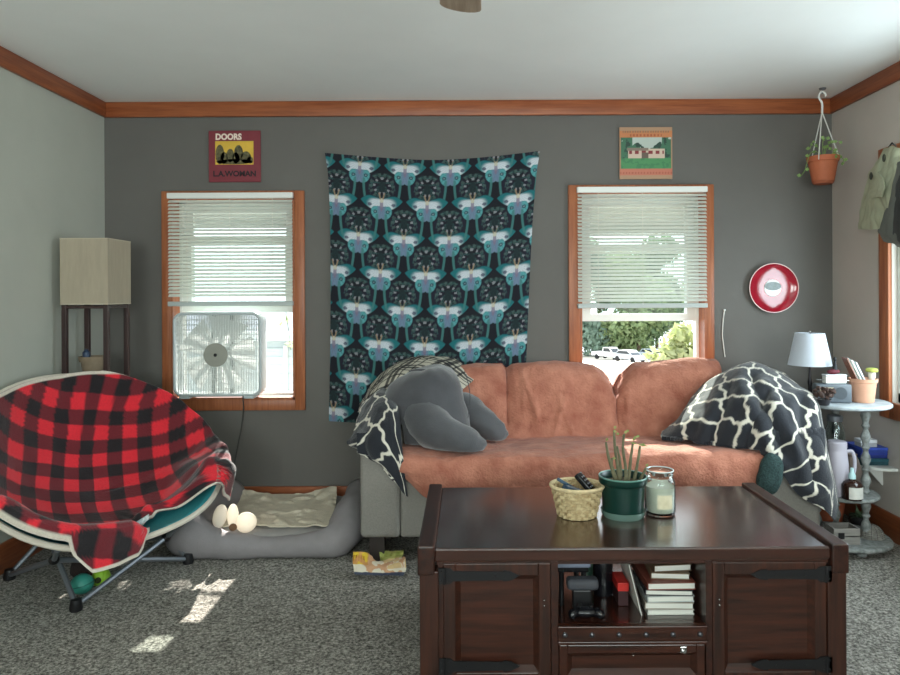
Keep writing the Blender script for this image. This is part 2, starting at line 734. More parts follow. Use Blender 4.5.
# ================================================================== outside
M_GROUND = mat('pale_gravel_lot', (178, 172, 160), 0.9, var=0.15, vs=0.6, bump=0.2, bs=3)
gy = np.linspace(4.6, 140, 40)
gx = np.linspace(-70, 90, 40)
GX, GY = np.meshgrid(gx, gy)


def ground_z(y):
    return -2.0 - (y - 4.2) * 0.063


struct(grid_mesh('ground', np.stack([GX, GY, ground_z(GY)], -1), M_GROUND))

M_SIDING = mat('pale_blue_siding', (196, 208, 206), 0.7, var=0.03, vs=2)
M_SHINGLE = mat('grey_blue_shingles', (92, 104, 118), 0.9, var=0.25, vs=8, bump=0.3, bs=30)
h = thing('neighbouring_house', 'pale blue-grey sided house with dark shingle roof outside the fan window', 'house',
          (-4.2, 11.0, ground_z(11)))
b = B()
b.box(-8.2, -2.2, 9.4, 13, ground_z(10) - 0.3, 0.80)
k = -1.5
while k < 0.78:
    b.box(-8.2, -2.185, 9.385, 9.41, k, k + 0.012)
    k += 0.115
b.done('wall', M_SIDING, h, smooth=False)
b = B()
b.prism([(-8.5, 9.1, 0.80), (-8.5, 11.2, 1.02), (-8.5, 13.3, 0.80), (-8.5, 13.3, 0.72), (-8.5, 9.1, 0.72)], (6.5, 0, 0))
b.done('roof', M_SHINGLE, h, smooth=False)
b = B()
b.box(-8.5, -2.0, 9.06, 9.11, 0.70, 0.82)
b.done('gutter', M_VINYL, h, smooth=False)
b = B()
b.cyl((-2.42, 9.36, 0.62), (-2.42, 9.36, -1.6), 0.03)
b.done('downspout', M_VINYL, h)

M_AWN = mat('pale_awning_metal', (176, 180, 174), 0.6, var=0.03, vs=4)
M_AWN2 = mat('awning_bracket', (150, 150, 146), 0.5, metal=0.4)
for (xa, xb, zb, lb) in ((-1.92, -0.86, 1.75, 'pale metal awning outside above the fan window'),
                         (0.52, 1.6, 1.70, 'pale metal awning outside above the window behind the sofa')):
    a = thing('window_awning', lb, 'awning', ((xa + xb) / 2, 4.36, zb), 'awnings over the back windows')
    b = B()
    b.prism([(xa, 4.345, 2.22), (xa, 4.85, zb + 0.08), (xa, 4.85, zb + 0.065), (xa, 4.345, 2.205)], (xb - xa, 0, 0))
    n = 7
    for i in range(n + 1):
        x = xa + (xb - xa) * i / n
        b.tube([(x, 4.35, 2.224), (x, 4.85, zb + 0.084)], 0.012, 6)
    b.done('canopy', M_AWN, a, smooth=False)
    b = B()
    b.box(xa, xb, 4.845, 4.86, zb, zb + 0.085)
    b.done('valance', M_AWN, a, smooth=False)
    for x in (xa + 0.03, xb - 0.03):
        b = B()
        b.tube([(x, 4.345, zb + 0.1), (x, 4.84, zb + 0.07)], 0.01, 6)
        b.done('bracket', M_AWN2, a)

M_BARK = mat('bark', (92, 78, 64), 0.9, var=0.2, vs=12, bump=0.4, bs=30)


def leaf_mat(name, c, c2):
    return mat(name, c, 0.6, c2=c2, vs=0.8, translucent=0.45)


def crown_mesh(name, clumps, n, size, m, parent, seed):
    r = np.random.default_rng(seed)
    vs, fs = [], []
    tot = sum(c[3] ** 2 for c in clumps)
    for (cx, cy, cz, R) in clumps:
        kk = int(n * R * R / tot)
        d = r.normal(size=(kk, 3))
        d /= np.linalg.norm(d, axis=1, keepdims=True)
        rad = R * r.uniform(0.55, 1.05, (kk, 1))
        c = np.array([cx, cy, cz]) + d * rad * np.array([1, 1, 0.85])
        a = r.normal(size=(kk, 3))
        a /= np.linalg.norm(a, axis=1, keepdims=True)
        t = np.cross(a, d + 0.3 * r.normal(size=(kk, 3)))
        t /= np.linalg.norm(t, axis=1, keepdims=True)
        s = size * r.uniform(0.6, 1.3, (kk, 1))
        q = np.stack([c - a * s, c + t * s * 0.5, c + a * s, c - t * s * 0.5], 1)
        i0 = len(vs)
        vs += [tuple(p) for p in q.reshape(-1, 3)]
        fs += [tuple(range(i0 + 4 * i, i0 + 4 * i + 4)) for i in range(kk)]
    me = bpy.data.meshes.new(name)
    me.from_pydata(vs, [], fs)
    return link(name, me, m, parent, smooth=False)


def tree(name, label, x, y, h, clumps, n, leaf, m, tr, seed, group=None):
    z0 = ground_z(y)
    t = thing(name, label, 'tree', (x, y, z0), group)
    b = B()
    b.tube([(x, y, z0 - 0.2), (x + 0.1 * tr, y, z0 + h * 0.3), (x - 0.2 * tr, y, z0 + h * 0.65)], [tr, tr * 0.8, tr * 0.4], 8)
    for (cx, cy, cz, R) in clumps[:6]:
        b.tube([(x, y, z0 + h * 0.5), ((x + cx) / 2, (y + cy) / 2, (z0 + h * 0.5 + cz) / 2 + .2), (cx, cy, cz)], [tr * 0.5, tr * 0.3, tr * 0.12], 6)
    b.done('trunk', M_BARK, t)
    crown_mesh('crown', clumps, n, leaf, m, t, seed)
    return t


L_DARK = leaf_mat('dark_green_leaves', (96, 124, 92), (140, 160, 120))
L_MID = leaf_mat('mid_green_leaves', (128, 150, 108), (170, 184, 132))
L_YEL = leaf_mat('yellow_green_leaves', (140, 152, 100), (204, 206, 160))
L_BLUE = leaf_mat('blue_green_leaves', (122, 146, 132), (156, 176, 156))

lots = [(19.0, 118, 20, L_BLUE, 'blue-green tree at the left edge of the tree line beyond the parking lot'),
        (24.5, 132, 22, L_DARK, 'tall dark green tree behind the white pickup, beyond the parking lot'),
        (28.5, 116, 17, L_MID, 'light green broad tree behind the silver car, beyond the parking lot'),
        (36.5, 134, 22, L_DARK, 'tall dark green tree right of centre in the tree line beyond the lot'),
        (40.5, 110, 17, L_MID, 'light green tree at the right end of the tree line beyond the lot')]
for i, (x, y, hh, lm, lb) in enumerate(lots):
    z0 = ground_z(y)
    r = random.Random(i)
    cl = [(x, y, z0 + hh * 0.55, 4.4)]
    for k in range(11):
        w = k * 0.8 + i
        cl.append((x + 3.0 * math.cos(w), y + 2.4 * math.sin(w), z0 + hh * (0.14 + 0.075 * k), 2.9 + 0.9 * r.random()))
    tree('tree', lb, x, y, hh, cl, 8000, 0.55, lm, 0.4, 20 + i, 'trees beyond the parking lot')

# shrub right outside the sofa window
sh = thing('shrub', 'leafy yellow-green shrub outside at the right of the sofa window', 'shrub', (3.95, 11.5, ground_z(11.5)))
cl = []
for (px, py, R) in ((672, 345, 0.3), (660, 352, 0.28), (684, 340, 0.3), (690, 356, 0.35), (655, 368, 0.3), (676, 330, 0.22), (670, 366, 0.35)):
    q = P(px + 4, py + 6, 11.5 + 0.1 * (px % 5))
    cl.append((q.x, q.y, q.z, R))
crown_mesh('foliage', cl, 620, 0.11, L_YEL, sh, 5)
b = B()
for (cx, cy, cz, R) in cl:
    b.tube([(3.95, 11.5, ground_z(11.5) - 0.1), (3.9, 11.5, -1.0), (cx, cy, cz)], [0.05, 0.04, 0.015], 6)
b.done('stem', M_BARK, sh)

# unseen tree added to keep sun off the sofa, crown shaped for it
tree('sun_block_tree', 'unseen leafy tree added outside between the two back windows to block sun at the sofa window', 0.25, 12.2, 8.9,
     [(0.5, 12.0, 5.55, .75), (1.0, 11.9, 5.6, .75), (1.6, 12.0, 5.6, .75), (0.2, 12.2, 5.3, .8), (1.3, 12.4, 5.2, .8), (0.8, 11.6, 5.3, .7)],
     7000, 0.11, L_MID, 0.22, 77)

# sprig of a vine hanging in front of the fan window
vn = thing('vine_sprig', 'thin leafy vine sprig hanging outside beside the box fan, plus added unseen leaves blocking sun', 'vine', (-1.255, 4.95, 0.9))
b = B()
b.tube([P(290, 229, 4.85), P(287, 300, 4.87), P(286, 315, 4.9), P(289, 332, 4.95), P(291, 350, 4.95)], 0.003, 5)
b.done('stem', L_DARK, vn)
b = B()
r = random.Random(3)
for (px, py) in ((283, 322), (287, 320), (280, 325), (285, 327), (290, 323), (289, 343), (292, 346), (287, 318)):
    c = P(px, py, 4.93)
    w = r.uniform(0, PI)
    a = Vector((math.cos(w), 0.2, math.sin(w))) * 0.035
    n = Vector((-math.sin(w), 0.3, math.cos(w))) * 0.012
    b.quad(c - a, c + n, c + a, c - n)
for k in range(26):  # unseen leaf band, added to break up the sun patch on the carpet
    c = Vector((r.uniform(-1.24, -1.0), r.uniform(4.9, 5.0), r.uniform(1.42, 1.49)))
    w = r.uniform(0, PI)
    a = Vector((math.cos(w), 0.2, math.sin(w) * .5)) * 0.035
    n = Vector((-math.sin(w) * .5, 0.3, math.cos(w))) * 0.014
    b.quad(c - a, c + n, c + a, c - n)
b.done('foliage', leaf_mat('pale_vine_leaves', (170, 184, 150), (206, 214, 186)), vn, smooth=False)

# vehicles
M_TIRE = mat('tyre_rubber', (28, 28, 30), 0.8)
M_CARGLASS = mat('car_glass', (40, 48, 56), 0.1)


def vehicle(name, label, px, py, Y, rot, body_c, kind):
    c = P(px, py, Y)
    z0 = ground_z(Y)
    t = thing(name, label, 'truck' if kind == 'pickup' else 'car', (c.x, Y, z0), 'vehicles in the parking lot')
    M = Matrix.Translation((c.x, Y, z0)) @ Matrix.Rotation(rot, 4, 'Z')
    mb = mat(name + '_paint', body_c, 0.3, coat=0.5)
    W = 0.92
    if kind == 'pickup':
        Ln, low = 2.75, [(-2.75, .5), (-2.75, 1.05), (0.9, 1.08), (2.5, 1.02), (2.75, .85), (2.75, .45)]
        cab = [(-0.75, 1.05), (-0.6, 1.75), (0.55, 1.78), (1.2, 1.08)]
    else:
        low = [(-2.2, .4), (-2.25, .85), (-1.9, .95), (1.0, .95), (2.1, .8), (2.25, .6), (2.2, .35)]
        cab = [(-1.9, .93), (-1.3, 1.48), (0.3, 1.5), (1.15, .95)]
    b = B(M)
    b.prism([(x, -W, z) for x, z in low], (0, 2 * W, 0))
    b.prism([(x, -W * .88, z) for x, z in cab], (0, 2 * W * .88, 0))
    b.done('body', mb, t, smooth=False)
    b = B(M)
    (xa, za), (xb, zb), (xc, zc), (xd, zd) = cab
    b.prism([(xa + .22, -W * .9, za + .1), (xb + .1, -W * .9, zb - .1), (xc - .05, -W * .9, zc - .1), (xd - .25, -W * .9, zd + .1)], (0, 2 * W * .9, 0))
    b.prism([(xc + .06, -W * .75, zc - .08), (xd + .02, -W * .75, zd + .04), (xd - .1, -W * .75, zd + .04), (xc - .05, -W * .75, zc - .08)], (0, 2 * W * .75, 0))
    b.done('window', M_CARGLASS, t, smooth=False)
    wb = 1.75 if kind == 'pickup' else 1.4
    for sx in (-1, 1):
        for sy in (-1, 1):
            b = B(M)
            b.cyl((sx * wb, sy * (W - 0.2), .36), (sx * wb, sy * (W + .02), .36), .36, seg=14)
            b.done('wheel', M_TIRE, t)


vehicle('pickup_truck', 'white pickup truck parked outside, leftmost of the vehicles in the window', 610, 359, 100, math.radians(-55), (232, 232, 228), 'pickup')
vehicle('car', 'silver car with dark windows parked just right of the white pickup', 630, 360, 90, math.radians(-60), (168, 174, 180), 'car')
vehicle('car', 'pale blue-grey car parked at the right end of the vehicles, by the shrub', 653, 361, 99, math.radians(-60), (150, 160, 170), 'car')

# house across from the right-hand window
oh = thing('brick_house', 'tan house outside the right-hand window', 'house', (7.5, 5.5, ground_z(5)))
b = B()
b.box(6.0, 9.5, 1.0, 13, ground_z(8) - 0.3, 1.35)
b.done('wall', mat('tan_house_wall', (202, 168, 140), 0.8, var=0.06, vs=3), oh, smooth=False)
b = B()
b.prism([(5.7, 0.8, 1.35), (7.7, 0.8, 2.3), (9.8, 0.8, 1.35)], (0, 12.4, 0))
b.done('roof', M_SHINGLE, oh, smooth=False)

# ================================================================== blinds
M_SLAT = mat('white_blind_slat', (214, 218, 212), 0.5, translucent=0.35)
M_RAIL = mat('grey_blind_rail', (176, 184, 182), 0.5)
M_CORD = mat('white_cord', (225, 222, 214), 0.7)


def blind(lb, x0, x1, zt, zb, tilt):
    t = thing('window_blind', lb, 'blind', ((x0 + x1) / 2, 4.16, zb), 'blinds on the back windows')
    b = B()
    b.box(x0, x1, 4.147, 4.178, zt - 0.034, zt, 0.004)
    b.done('headrail', M_WHITE, t, smooth=False)
    b = B()
    pitch = 0.0215
    n = int((zt - 0.045 - zb - 0.028) / pitch)
    for i in range(n):
        z = zt - 0.05 - i * pitch
        d, e = 0.0125 * math.cos(tilt), 0.0125 * math.sin(tilt)
        nn = Vector((0, -math.sin(tilt), math.cos(tilt))) * 0.0018
        yc = 4.1625
        A = [Vector((0, yc - d, z - e)), Vector((0, yc, z)) + nn, Vector((0, yc + d, z + e))]
        for k in range(2):
            p, q = A[k], A[k + 1]
            b.quad((x0 + .004, p.y, p.z), (x1 - .004, p.y, p.z), (x1 - .004, q.y, q.z), (x0 + .004, q.y, q.z))
    b.done('slats', M_SLAT, t)
    b = B()
    b.box(x0 + 0.002, x1 - 0.002, 4.149, 4.177, zb, zb + 0.028, 0.004)
    b.done('bottom_rail', M_RAIL, t, smooth=False)
    for f in (0.16, 0.5, 0.84):
        x = x0 + (x1 - x0) * f
        b = B()
        b.cyl((x, 4.1485, zt - 0.03), (x, 4.1485, zb + 0.02), 0.0012, seg=5)
        b.done('ladder_cord', M_CORD, t)
    return t


blind('white slatted blind half lowered above the box fan', -1.772, -1.026, 1.895, 1.222, math.radians(43))
blind('white slatted blind half lowered on the window behind the sofa', 0.662, 1.436, 1.918, 1.197, math.radians(43))

# ================================================================== box fan
F = thing('box_fan', 'white box fan standing on the sill of the left window', 'fan', (-1.46, 4.17, 0.69))
fx0, fx1, fz0, fz1 = -1.725, -1.205, 0.69, 1.185
fy0, fy1 = 4.115, 4.225


def rrect(x0, x1, z0, z1, y, r, n=6):
    pts = []
    for (cx, cz, a0) in ((x1 - r, z1 - r, 0), (x0 + r, z1 - r, 90), (x0 + r, z0 + r, 180), (x1 - r, z0 + r, 270)):
        for k in range(n + 1):
            w = math.radians(a0 + 90 * k / n)
            pts.append(Vector((cx + r * math.cos(w), y, cz + r * math.sin(w))))
    return pts


M_FAN = mat('fan_white_plastic', (224, 228, 226), 0.35, translucent=0.4)
M_FANG = mat('fan_grey_shell', (186, 194, 196), 0.4)
b = B()
prof = [(fy0, 0.016), (fy0 - 0.004, 0.008), (fy0, 0.0), (fy0 + 0.02, -0.004), (fy1 - 0.02, -0.004), (fy1, 0.0), (fy1, 0.014), (fy0 + 0.02, 0.014)]
loops = []
for (y, ins) in prof:
    loops.append([b.bm.verts.new(p) for p in rrect(fx0 + ins, fx1 - ins, fz0 + ins, fz1 - ins, y, 0.055 - ins)])
for i in range(len(loops)):
    A, C = loops[i], loops[(i + 1) % len(loops)]
    for k in range(len(A)):
        k2 = (k + 1) % len(A)
        b.bm.faces.new((A[k], A[k2], C[k2], C[k]))
b.done('housing', M_FANG, F)
cxf, czf = -1.472, 0.935
for nm, yy in (('front_grille', fy0 + 0.004), ('rear_grille', fy1 - 0.006)):
    b = B()
    x = fx0 + 0.03
    while x < fx1 - 0.025:
        b.box(x - 0.0026, x + 0.0026, yy, yy + 0.004, fz0 + 0.016, fz1 - 0.016)
        x += 0.0098
    for i in range(1, 16):
        z = fz0 + 0.016 + (fz1 - fz0 - 0.032) * i / 16
        b.box(fx0 + 0.016, fx1 - 0.016, yy + 0.002, yy + 0.005, z - 0.0012, z + 0.0012)
    b.done(nm, M_FAN, F, smooth=False)
b = B()
b.lathe([(0, 0), (0.06, 0), (0.07, 0.006), (0.07, 0.012), (0, 0.012)], seg=28)
for v in b.bm.verts:
    v.co = Vector((cxf + v.co.x, fy0 + 0.004 - v.co.z, czf + v.co.y))
hub = b.done('hub_badge', mat('fan_badge_grey', (150, 150, 140), 0.5), F)
b = B()
b.cyl((cxf, fy0 - 0.012, czf), (cxf, fy0 - 0.007, czf), 0.010)
b.done('badge_centre', M_BLACK, hub)
for k in range(5):
    w = 2 * PI * k / 5 + 0.3
    b = B(Matrix.Translation((cxf, fy0 + 0.055, czf)) @ Matrix.Rotation(w, 4, 'Y'))
    pts = []
    V = np.zeros((6, 7, 3))
    for i in range(6):
        for j in range(7):
            rad = 0.05 + 0.165 * i / 5
            wd = (0.045 + 0.09 * i / 5)
            s = (j / 6 - 0.5)
            V[i, j] = (s * wd * 1.6, s * 0.06, rad - 0.25 * s * s * wd)
    for i in range(5):
        for j in range(6):
            b.quad(V[i, j], V[i, j + 1], V[i + 1, j + 1], V[i + 1, j])
    bmesh.ops.remove_doubles(b.bm, verts=b.bm.verts, dist=1e-5)
    b.done('blade', M_FAN, F)
b = B()
b.cyl((cxf, fy0 + 0.03, czf), (cxf, fy1 - 0.015, czf), 0.055, seg=20)
b.done('motor', M_FANG, F)
for x in (-1.515, -1.405):
    b = B()
    b.box(x - 0.009, x + 0.009, fy1 - 0.03, fy1 - 0.012, fz0 + 0.012, fz1 - 0.012)
    b.done('motor_strut', mat('fan_strut', (120, 124, 124), 0.5), F, smooth=False)
for x in (-1.66, -1.28):
    b = B()
    b.box(x - 0.03, x + 0.03, fy0 - 0.004, fy1 + 0.004, fz0 - 0.013, fz0 + 0.002, 0.004)
    b.done('foot', M_FANG, F, smooth=False)
b = B()
pts = [P(243, 393, 4.15), P(243, 399, 4.10), P(243.5, 410, 4.165), P(241, 430, 4.185), P(236, 455, 4.185), P(232, 480, 4.18), P(230, 488, 4.14)]
C = cr(np.array([tuple(p) for p in pts]), 30)
b.tube([Vector(p) for p in C], 0.0035, 6)
b.done('power_cord', mat('grey_cord', (70, 68, 66), 0.6), F)

# ================================================================== tapestry
V = patch([[(325, 153, 4.186), (380, 157.5, 4.19), (433, 160, 4.19), (487, 157, 4.19), (540, 151, 4.186)],
           [(328.5, 180, 4.187), (380, 182, 4.182), (433, 183, 4.187), (485, 182, 4.182), (536, 179, 4.187)],
           [(330.5, 240, 4.186), (380, 241, 4.180), (432, 241, 4.186), (483, 240, 4.180), (531.5, 240, 4.186)],
           [(330.5, 330, 4.186), (380, 331, 4.178), (430, 331, 4.186), (480, 331, 4.178), (527.5, 330, 4.186)],
           [(329, 421, 4.186), (380, 424, 4.178), (430, 425, 4.186), (480, 425, 4.178), (524, 425, 4.186)]], 460, 380)
U, T = arc_uv(V)


def moth_art(u, v):
    """dark cloth printed with rows of pale teal moths; u, v in metres, v downwards"""
    k = 1 / 0.0015245                      # metres -> pattern units
    x, y = u * k - 69, v * k - 45
    PXX, PYY = 178.0, 278.0
    col = solid(u.shape, (17, 20, 32))
    # soft purple glow between the moths
    g = np.sin(x / PXX * 2 * PI) * np.sin(y / PYY * 2 * PI)
    col = mixc(col, 0.25 * sst(0.2, 1, np.abs(g)), (44, 34, 70))
    for (ox, oy) in ((0, 0), (PXX / 2, PYY / 2)):
        a = (x - ox + PXX / 2) % PXX - PXX / 2
        c = (y - oy + 90) % PYY - 90
        s = np.abs(a)
        # floral arch under each gap (centred half a column away)
        af = PXX / 2 - s
        cf = c - 68
        rr = np.sqrt(af ** 2 + (cf * 1.0) ** 2)
        ang = np.arctan2(cf, af)
        fl = sst(58, 50, rr) * sst(-62, -40, -np.abs(cf)) * 1.0
        jt = nz(np.stack([af * .06, cf * .06, 0 * af], -1), 1.0, 3.0, 2)
        pet = (np.cos(5 * ang + rr * 0.2 + 5 * jt) * np.cos(rr * 0.34 + 4 * jt)) > 0.3
        ring = (np.abs(rr - 44) < 7) & (np.cos(14 * ang) > 0.0) & (cf < 40)
        col = mixc(col, fl * pet * 0.7, (58, 100, 98))
        col = mixc(col, ring * 0.45, (92, 118, 112))
        core = ((af / 14) ** 2 + ((cf - 4) / 22) ** 2 < 1)
        col = mixc(col, core * 0.9, (24, 44, 48))
        dots = (np.abs(rr - 30) < 5) & (np.cos(9 * ang + 1) > 0.4)
        col = mixc(col, dots * 0.9, (150, 150, 156))
        # upper wing
        top = -20 - 16 * np.sin(np.clip(s / 78, 0, 1) * PI * 0.62) + 0.0045 * np.maximum(s - 40, 0) ** 2 * 2.2
        bot = 26 - 0.42 * np.maximum(s - 26, 0) - 0.011 * np.maximum(s - 45, 0) ** 2
        uw = sst(0, 3, c - top) * sst(0, 3, bot - c) * sst(84, 80, s)
        col = mixc(col, uw, (22, 116, 122))
        inner = uw * sst(64, 34, s + 0.6 * np.maximum(-c - 8, 0)) * sst(-26, -14, c)
        col = mixc(col, inner * 0.95, (224, 230, 238))
        vein = uw * (np.abs(np.sin(np.arctan2(c + 26, s + 6) * 16)) < 0.28)
        col = mixc(col, vein * 0.35, (60, 110, 130))
        edge = uw * sst(5, 1, c - top)
        col = mixc(col, edge * 0.8, (14, 60, 76))
        eye = (((s - 46) / 8) ** 2 + ((c - 2) / 6) ** 2) < 1
        col = mixc(col, eye * uw * 0.8, (60, 60, 90))
        # lower wing
        lw = sst(1.06, 0.9, np.sqrt(((s - 17 + .12 * (c - 30)) / 24) ** 2 + ((c - 32) / 28) ** 2)) * (c > 8)
        col = mixc(col, lw, (92, 168, 172))
        col = mixc(col, lw * (np.abs(np.sin(np.arctan2(c - 4, s + 4) * 12)) < .3) * .5, (40, 96, 108))
        col = mixc(col, lw * sst(22, 8, s) * .6, (128, 112, 160))
        spot = (((s - 24) / 8) ** 2 + ((c - 30) / 7) ** 2) < 1
        col = mixc(col, spot * 0.8, (26, 50, 72))
        sp2 = (((s - 24) / 3.5) ** 2 + ((c - 30) / 3) ** 2) < 1
        col = mixc(col, sp2 * 0.7, (150, 170, 176))
        # long tails
        tx = 17 + 0.0016 * (c - 50) ** 2 * (c > 50)
        tl = sst(6, 3.5, np.abs(s - tx)) * (c > 40) * sst(142, 130, c)
        col = mixc(col, tl * 0.85, (70, 130, 128))
        # body and feathery head
        bd = sst(1.1, 0.8, np.sqrt((s / 7) ** 2 + ((c - 4) / 26) ** 2))
        col = mixc(col, bd * .8, (134, 116, 142))
        hd = sst(1.1, 0.7, np.sqrt((s / 8) ** 2 + ((c + 14) / 10) ** 2))
        col = mixc(col, hd, (212, 206, 184))
        an = sst(3.2, 1.5, np.abs(s - 4 - 0.25 * (-c - 16))) * (c < -18) * (c > -44)
        col = mixc(col, an * 0.9, (170, 140, 110))
    return col * .74


ctap = moth_art(U + 0.0, T)
V = wrinkle(V, 0.004, 3.0, 2.0)
V[..., 1] = np.minimum(V[..., 1], 4.194)
tag(grid_mesh('wall_tapestry', V, mat('printed_tapestry', (30, 40, 50), 0.85, attr='Col', var=0.06, vs=300), thick=0.002, col=ctap),
    'dark tapestry with rows of pale teal moths hanging between the windows', 'tapestry')

# ================================================================== things on the back wall
M_MAROON = mat('maroon_card', (120, 42, 52), 0.5, var=0.05, vs=10)
r_ = thing('record_sleeve', 'maroon square record sleeve with a yellow picture, above the left window', 'record sleeve', (-1.387, 4.19, 1.965), 'record sleeves on the back wall')
x0, x1 = P(208.5, 156, 4.185).x, P(260.5, 156, 4.185).x
z1, z0 = P(235, 130.5, 4.185).z, P(235, 182, 4.185).z
b = B()
b.box(x0, x1, 4.186, 4.196, z0, z1, 0.003)
b.done('sleeve', M_MAROON, r_, smooth=False)
w = x1 - x0
b = B()
b.box(x0 + w * .13, x0 + w * .865, 4.1845, 4.187, z1 - w * .655, z1 - w * .205)
pic = b.done('picture_panel', mat('yellow_print', (212, 172, 60), 0.5, var=0.1, vs=12), r_, smooth=False)
b = B()
rr = random.Random(4)
for (cx, cz, sx, sz) in ((.22, .46, .085, .19), (.30, .53, .07, .12), (.42, .48, .075, .13), (.53, .53, .07, .11), (.58, .43, .085, .15), (.72, .52, .10, .12), (.80, .57, .06, .07), (.5, .60, .36, .05)):
    pts = []
    for k in range(14):
        a = 2 * PI * k / 14
        px_, pz_ = cx + sx * math.cos(a), cz + sz * math.sin(a)
        pts.append((x0 + w * min(max(px_, .135), .86), 4.1835, z1 - w * min(max(pz_, .21), .65)))
    b.prism(pts, (0, 0.0012, 0))
b.done('dark_print', mat('dark_olive_print', (52, 50, 34), 0.6, c2=(112, 104, 66), vs=60), pic, smooth=False)
M_CREAMINK = mat('cream_ink', (232, 214, 200), 0.6)
M_DARKINK = mat('dark_ink', (34, 16, 24), 0.6)
text('title_lettering', 'DOORS', 0.05, back_wall_M(x0 + w * .385, z1 - w * .125, 4.1855), M_CREAMINK, r_, bold=0.0022, width=w * .50)
text('lower_lettering', 'L.A.WOMAN', 0.046, back_wall_M(x0 + w * .5, z1 - w * .835, 4.1855), M_DARKINK, r_, bold=0.0016, width=w * .82)

n = 110
s = np.linspace(0, 1, n)
S1, S2 = np.meshgrid(s, s)
c = solid(S1.shape, (168, 132, 104))
c = mixc(c, ((S2 < .20) & (S2 > .07)) * 1.0, (190, 120, 76))
row = np.abs(S2 - .085) < .018
c = mixc(c, (row & (np.sin(S1 * 130) > -.2) & (S1 > .06) & (S1 < .95)) * .7, (96, 92, 80))
c = mixc(c, ((np.abs(S2 - .155) < .02) & (np.sin(S1 * 95 + 1) > -.1) & (S1 > .2) & (S1 < .8)) * .7, (150, 62, 40))
picm = (S2 > .20) & (S2 < .80) & (S1 > .02) & (S1 < .98)
c = mixc(c, picm * 1.0, (176, 186, 178))
tn = nz(np.stack([S1 * 10, S2 * 10, S1 * 0], -1), 1.0, 3.0, 3)
tree_line = .36 - .16 * (np.abs(S1 - .04) < .2) - .16 * (S1 > .8) - .06 * np.sin(S1 * 9)
c = mixc(c, (picm & (S2 + .12 * tn > tree_line)) * 1.0, (58, 104, 78))
c = mixc(c, (picm & (S2 + .12 * tn > tree_line) & (tn > .15)) * 1.0, (34, 62, 52))
c = mixc(c, (picm & (S2 > .60)) * 1.0, (70, 134, 84))
c = mixc(c, (picm & (S2 > .60) & (tn > .1)) * .6, (52, 110, 74))
c = mixc(c, (picm & (np.abs(S2 - .51) < .09) & (S1 > .16) & (S1 < .86)) * 1.0, (202, 178, 160))
c = mixc(c, (picm & (S2 > .40) & (S2 < .45) & (S1 > .14) & (S1 < .55)) * 1.0, (128, 112, 100))
c = mixc(c, (picm & (np.abs(S2 - .485) < .03) & (np.abs(np.sin(S1 * 24)) > .6) & (S1 > .18) & (S1 < .84)) * 1.0, (128, 40, 48))
c = mixc(c, (picm & (S2 > .49) & (S2 < .60) & (S1 > .42) & (S1 < .55)) * 1.0, (100, 84, 74))
c = mixc(c, ((S2 > .80) & (S2 < .93)) * 1.0, (186, 110, 88))
c = mixc(c, ((np.abs(S2 - .885) < .02) & (np.sin(S1 * 110) > 0)) * .6, (150, 62, 40))
x0, x1 = P(619.5, 153, 4.185).x, P(672.5, 153, 4.185).x
z1, z0 = P(646, 127, 4.185).z, P(646, 179, 4.185).z
r2 = thing('record_sleeve', 'tan record sleeve picturing a low house on a green lawn, above the right window', 'record sleeve', ((x0 + x1) / 2, 4.19, z0), 'record sleeves on the back wall')
b = B()
b.box(x0, x1, 4.1865, 4.196, z0, z1, 0.002)
b.done('sleeve', mat('tan_card', (168, 132, 104), 0.6), r2, smooth=False)
VV = np.stack([x0 + (x1 - x0) * (.004 + .992 * S1), np.full_like(S1, 4.1862), z1 - (z1 - z0) * (.004 + .992 * S2)], -1)
grid_mesh('cover_print', VV, mat('printed_cover', (150, 150, 150), 0.45, attr='Col'), r2, thick=0.0006, col=c)

# red dished plate
cpl = P(773.5, 288, 4.17)
pl = thing('wall_plate', 'round red glass plate with white centre hanging on the wall right of the window', 'plate', (cpl.x, 4.196, cpl.z - 0.15))
Mp = Matrix.Translation((cpl.x, 4.196, cpl.z)) @ Matrix.Rotation(PI / 2, 4, 'X')
M_RED = mat('red_glass', (150, 20, 40), 0.08, var=0.12, vs=14, coat=0.6)
b = B(Mp)
b.lathe([(0.046, 0.0145), (0.07, 0.015), (0.10, 0.0175), (0.135, 0.026), (0.144, 0.034), (0.147, 0.032), (0.138, 0.020), (0.10, 0.006), (0.05, 0.004), (0.046, 0.006)], seg=56)
b.done('dish', M_RED, pl)
b = B(Mp)
b.tube([(0.1455 * math.cos(2 * PI * k / 56), 0.1455 * math.sin(2 * PI * k / 56), 0.034) for k in range(56)], 0.0028, 6, closed=True)
b.done('rim', mat('pale_rim', (226, 190, 190), 0.2), pl)
b = B(Mp)
b.lathe([(0, 0.003), (0.047, 0.004), (0.052, 0.013), (0.048, 0.018), (0, 0.016)], seg=36)
wc = b.done('white_centre', mat('white_enamel', (232, 232, 230), 0.2), pl)
b = B(Mp)
pts = []
for k in range(17):
    a = PI * k / 16
    pts.append((0.049 * math.cos(a), 0.010 + 0.027 * math.sin(a), 0.0165))
for k in range(1, 16):
    a = PI - PI * k / 16
    pts.append((0.049 * math.cos(a), 0.010 - 0.024 * math.sin(a), 0.0165))
b.prism(pts, (0, 0, 0.004))
b.done('grey_oval', mat('grey_emblem', (110, 122, 122), 0.3, var=0.25, vs=60), wc, smooth=False)

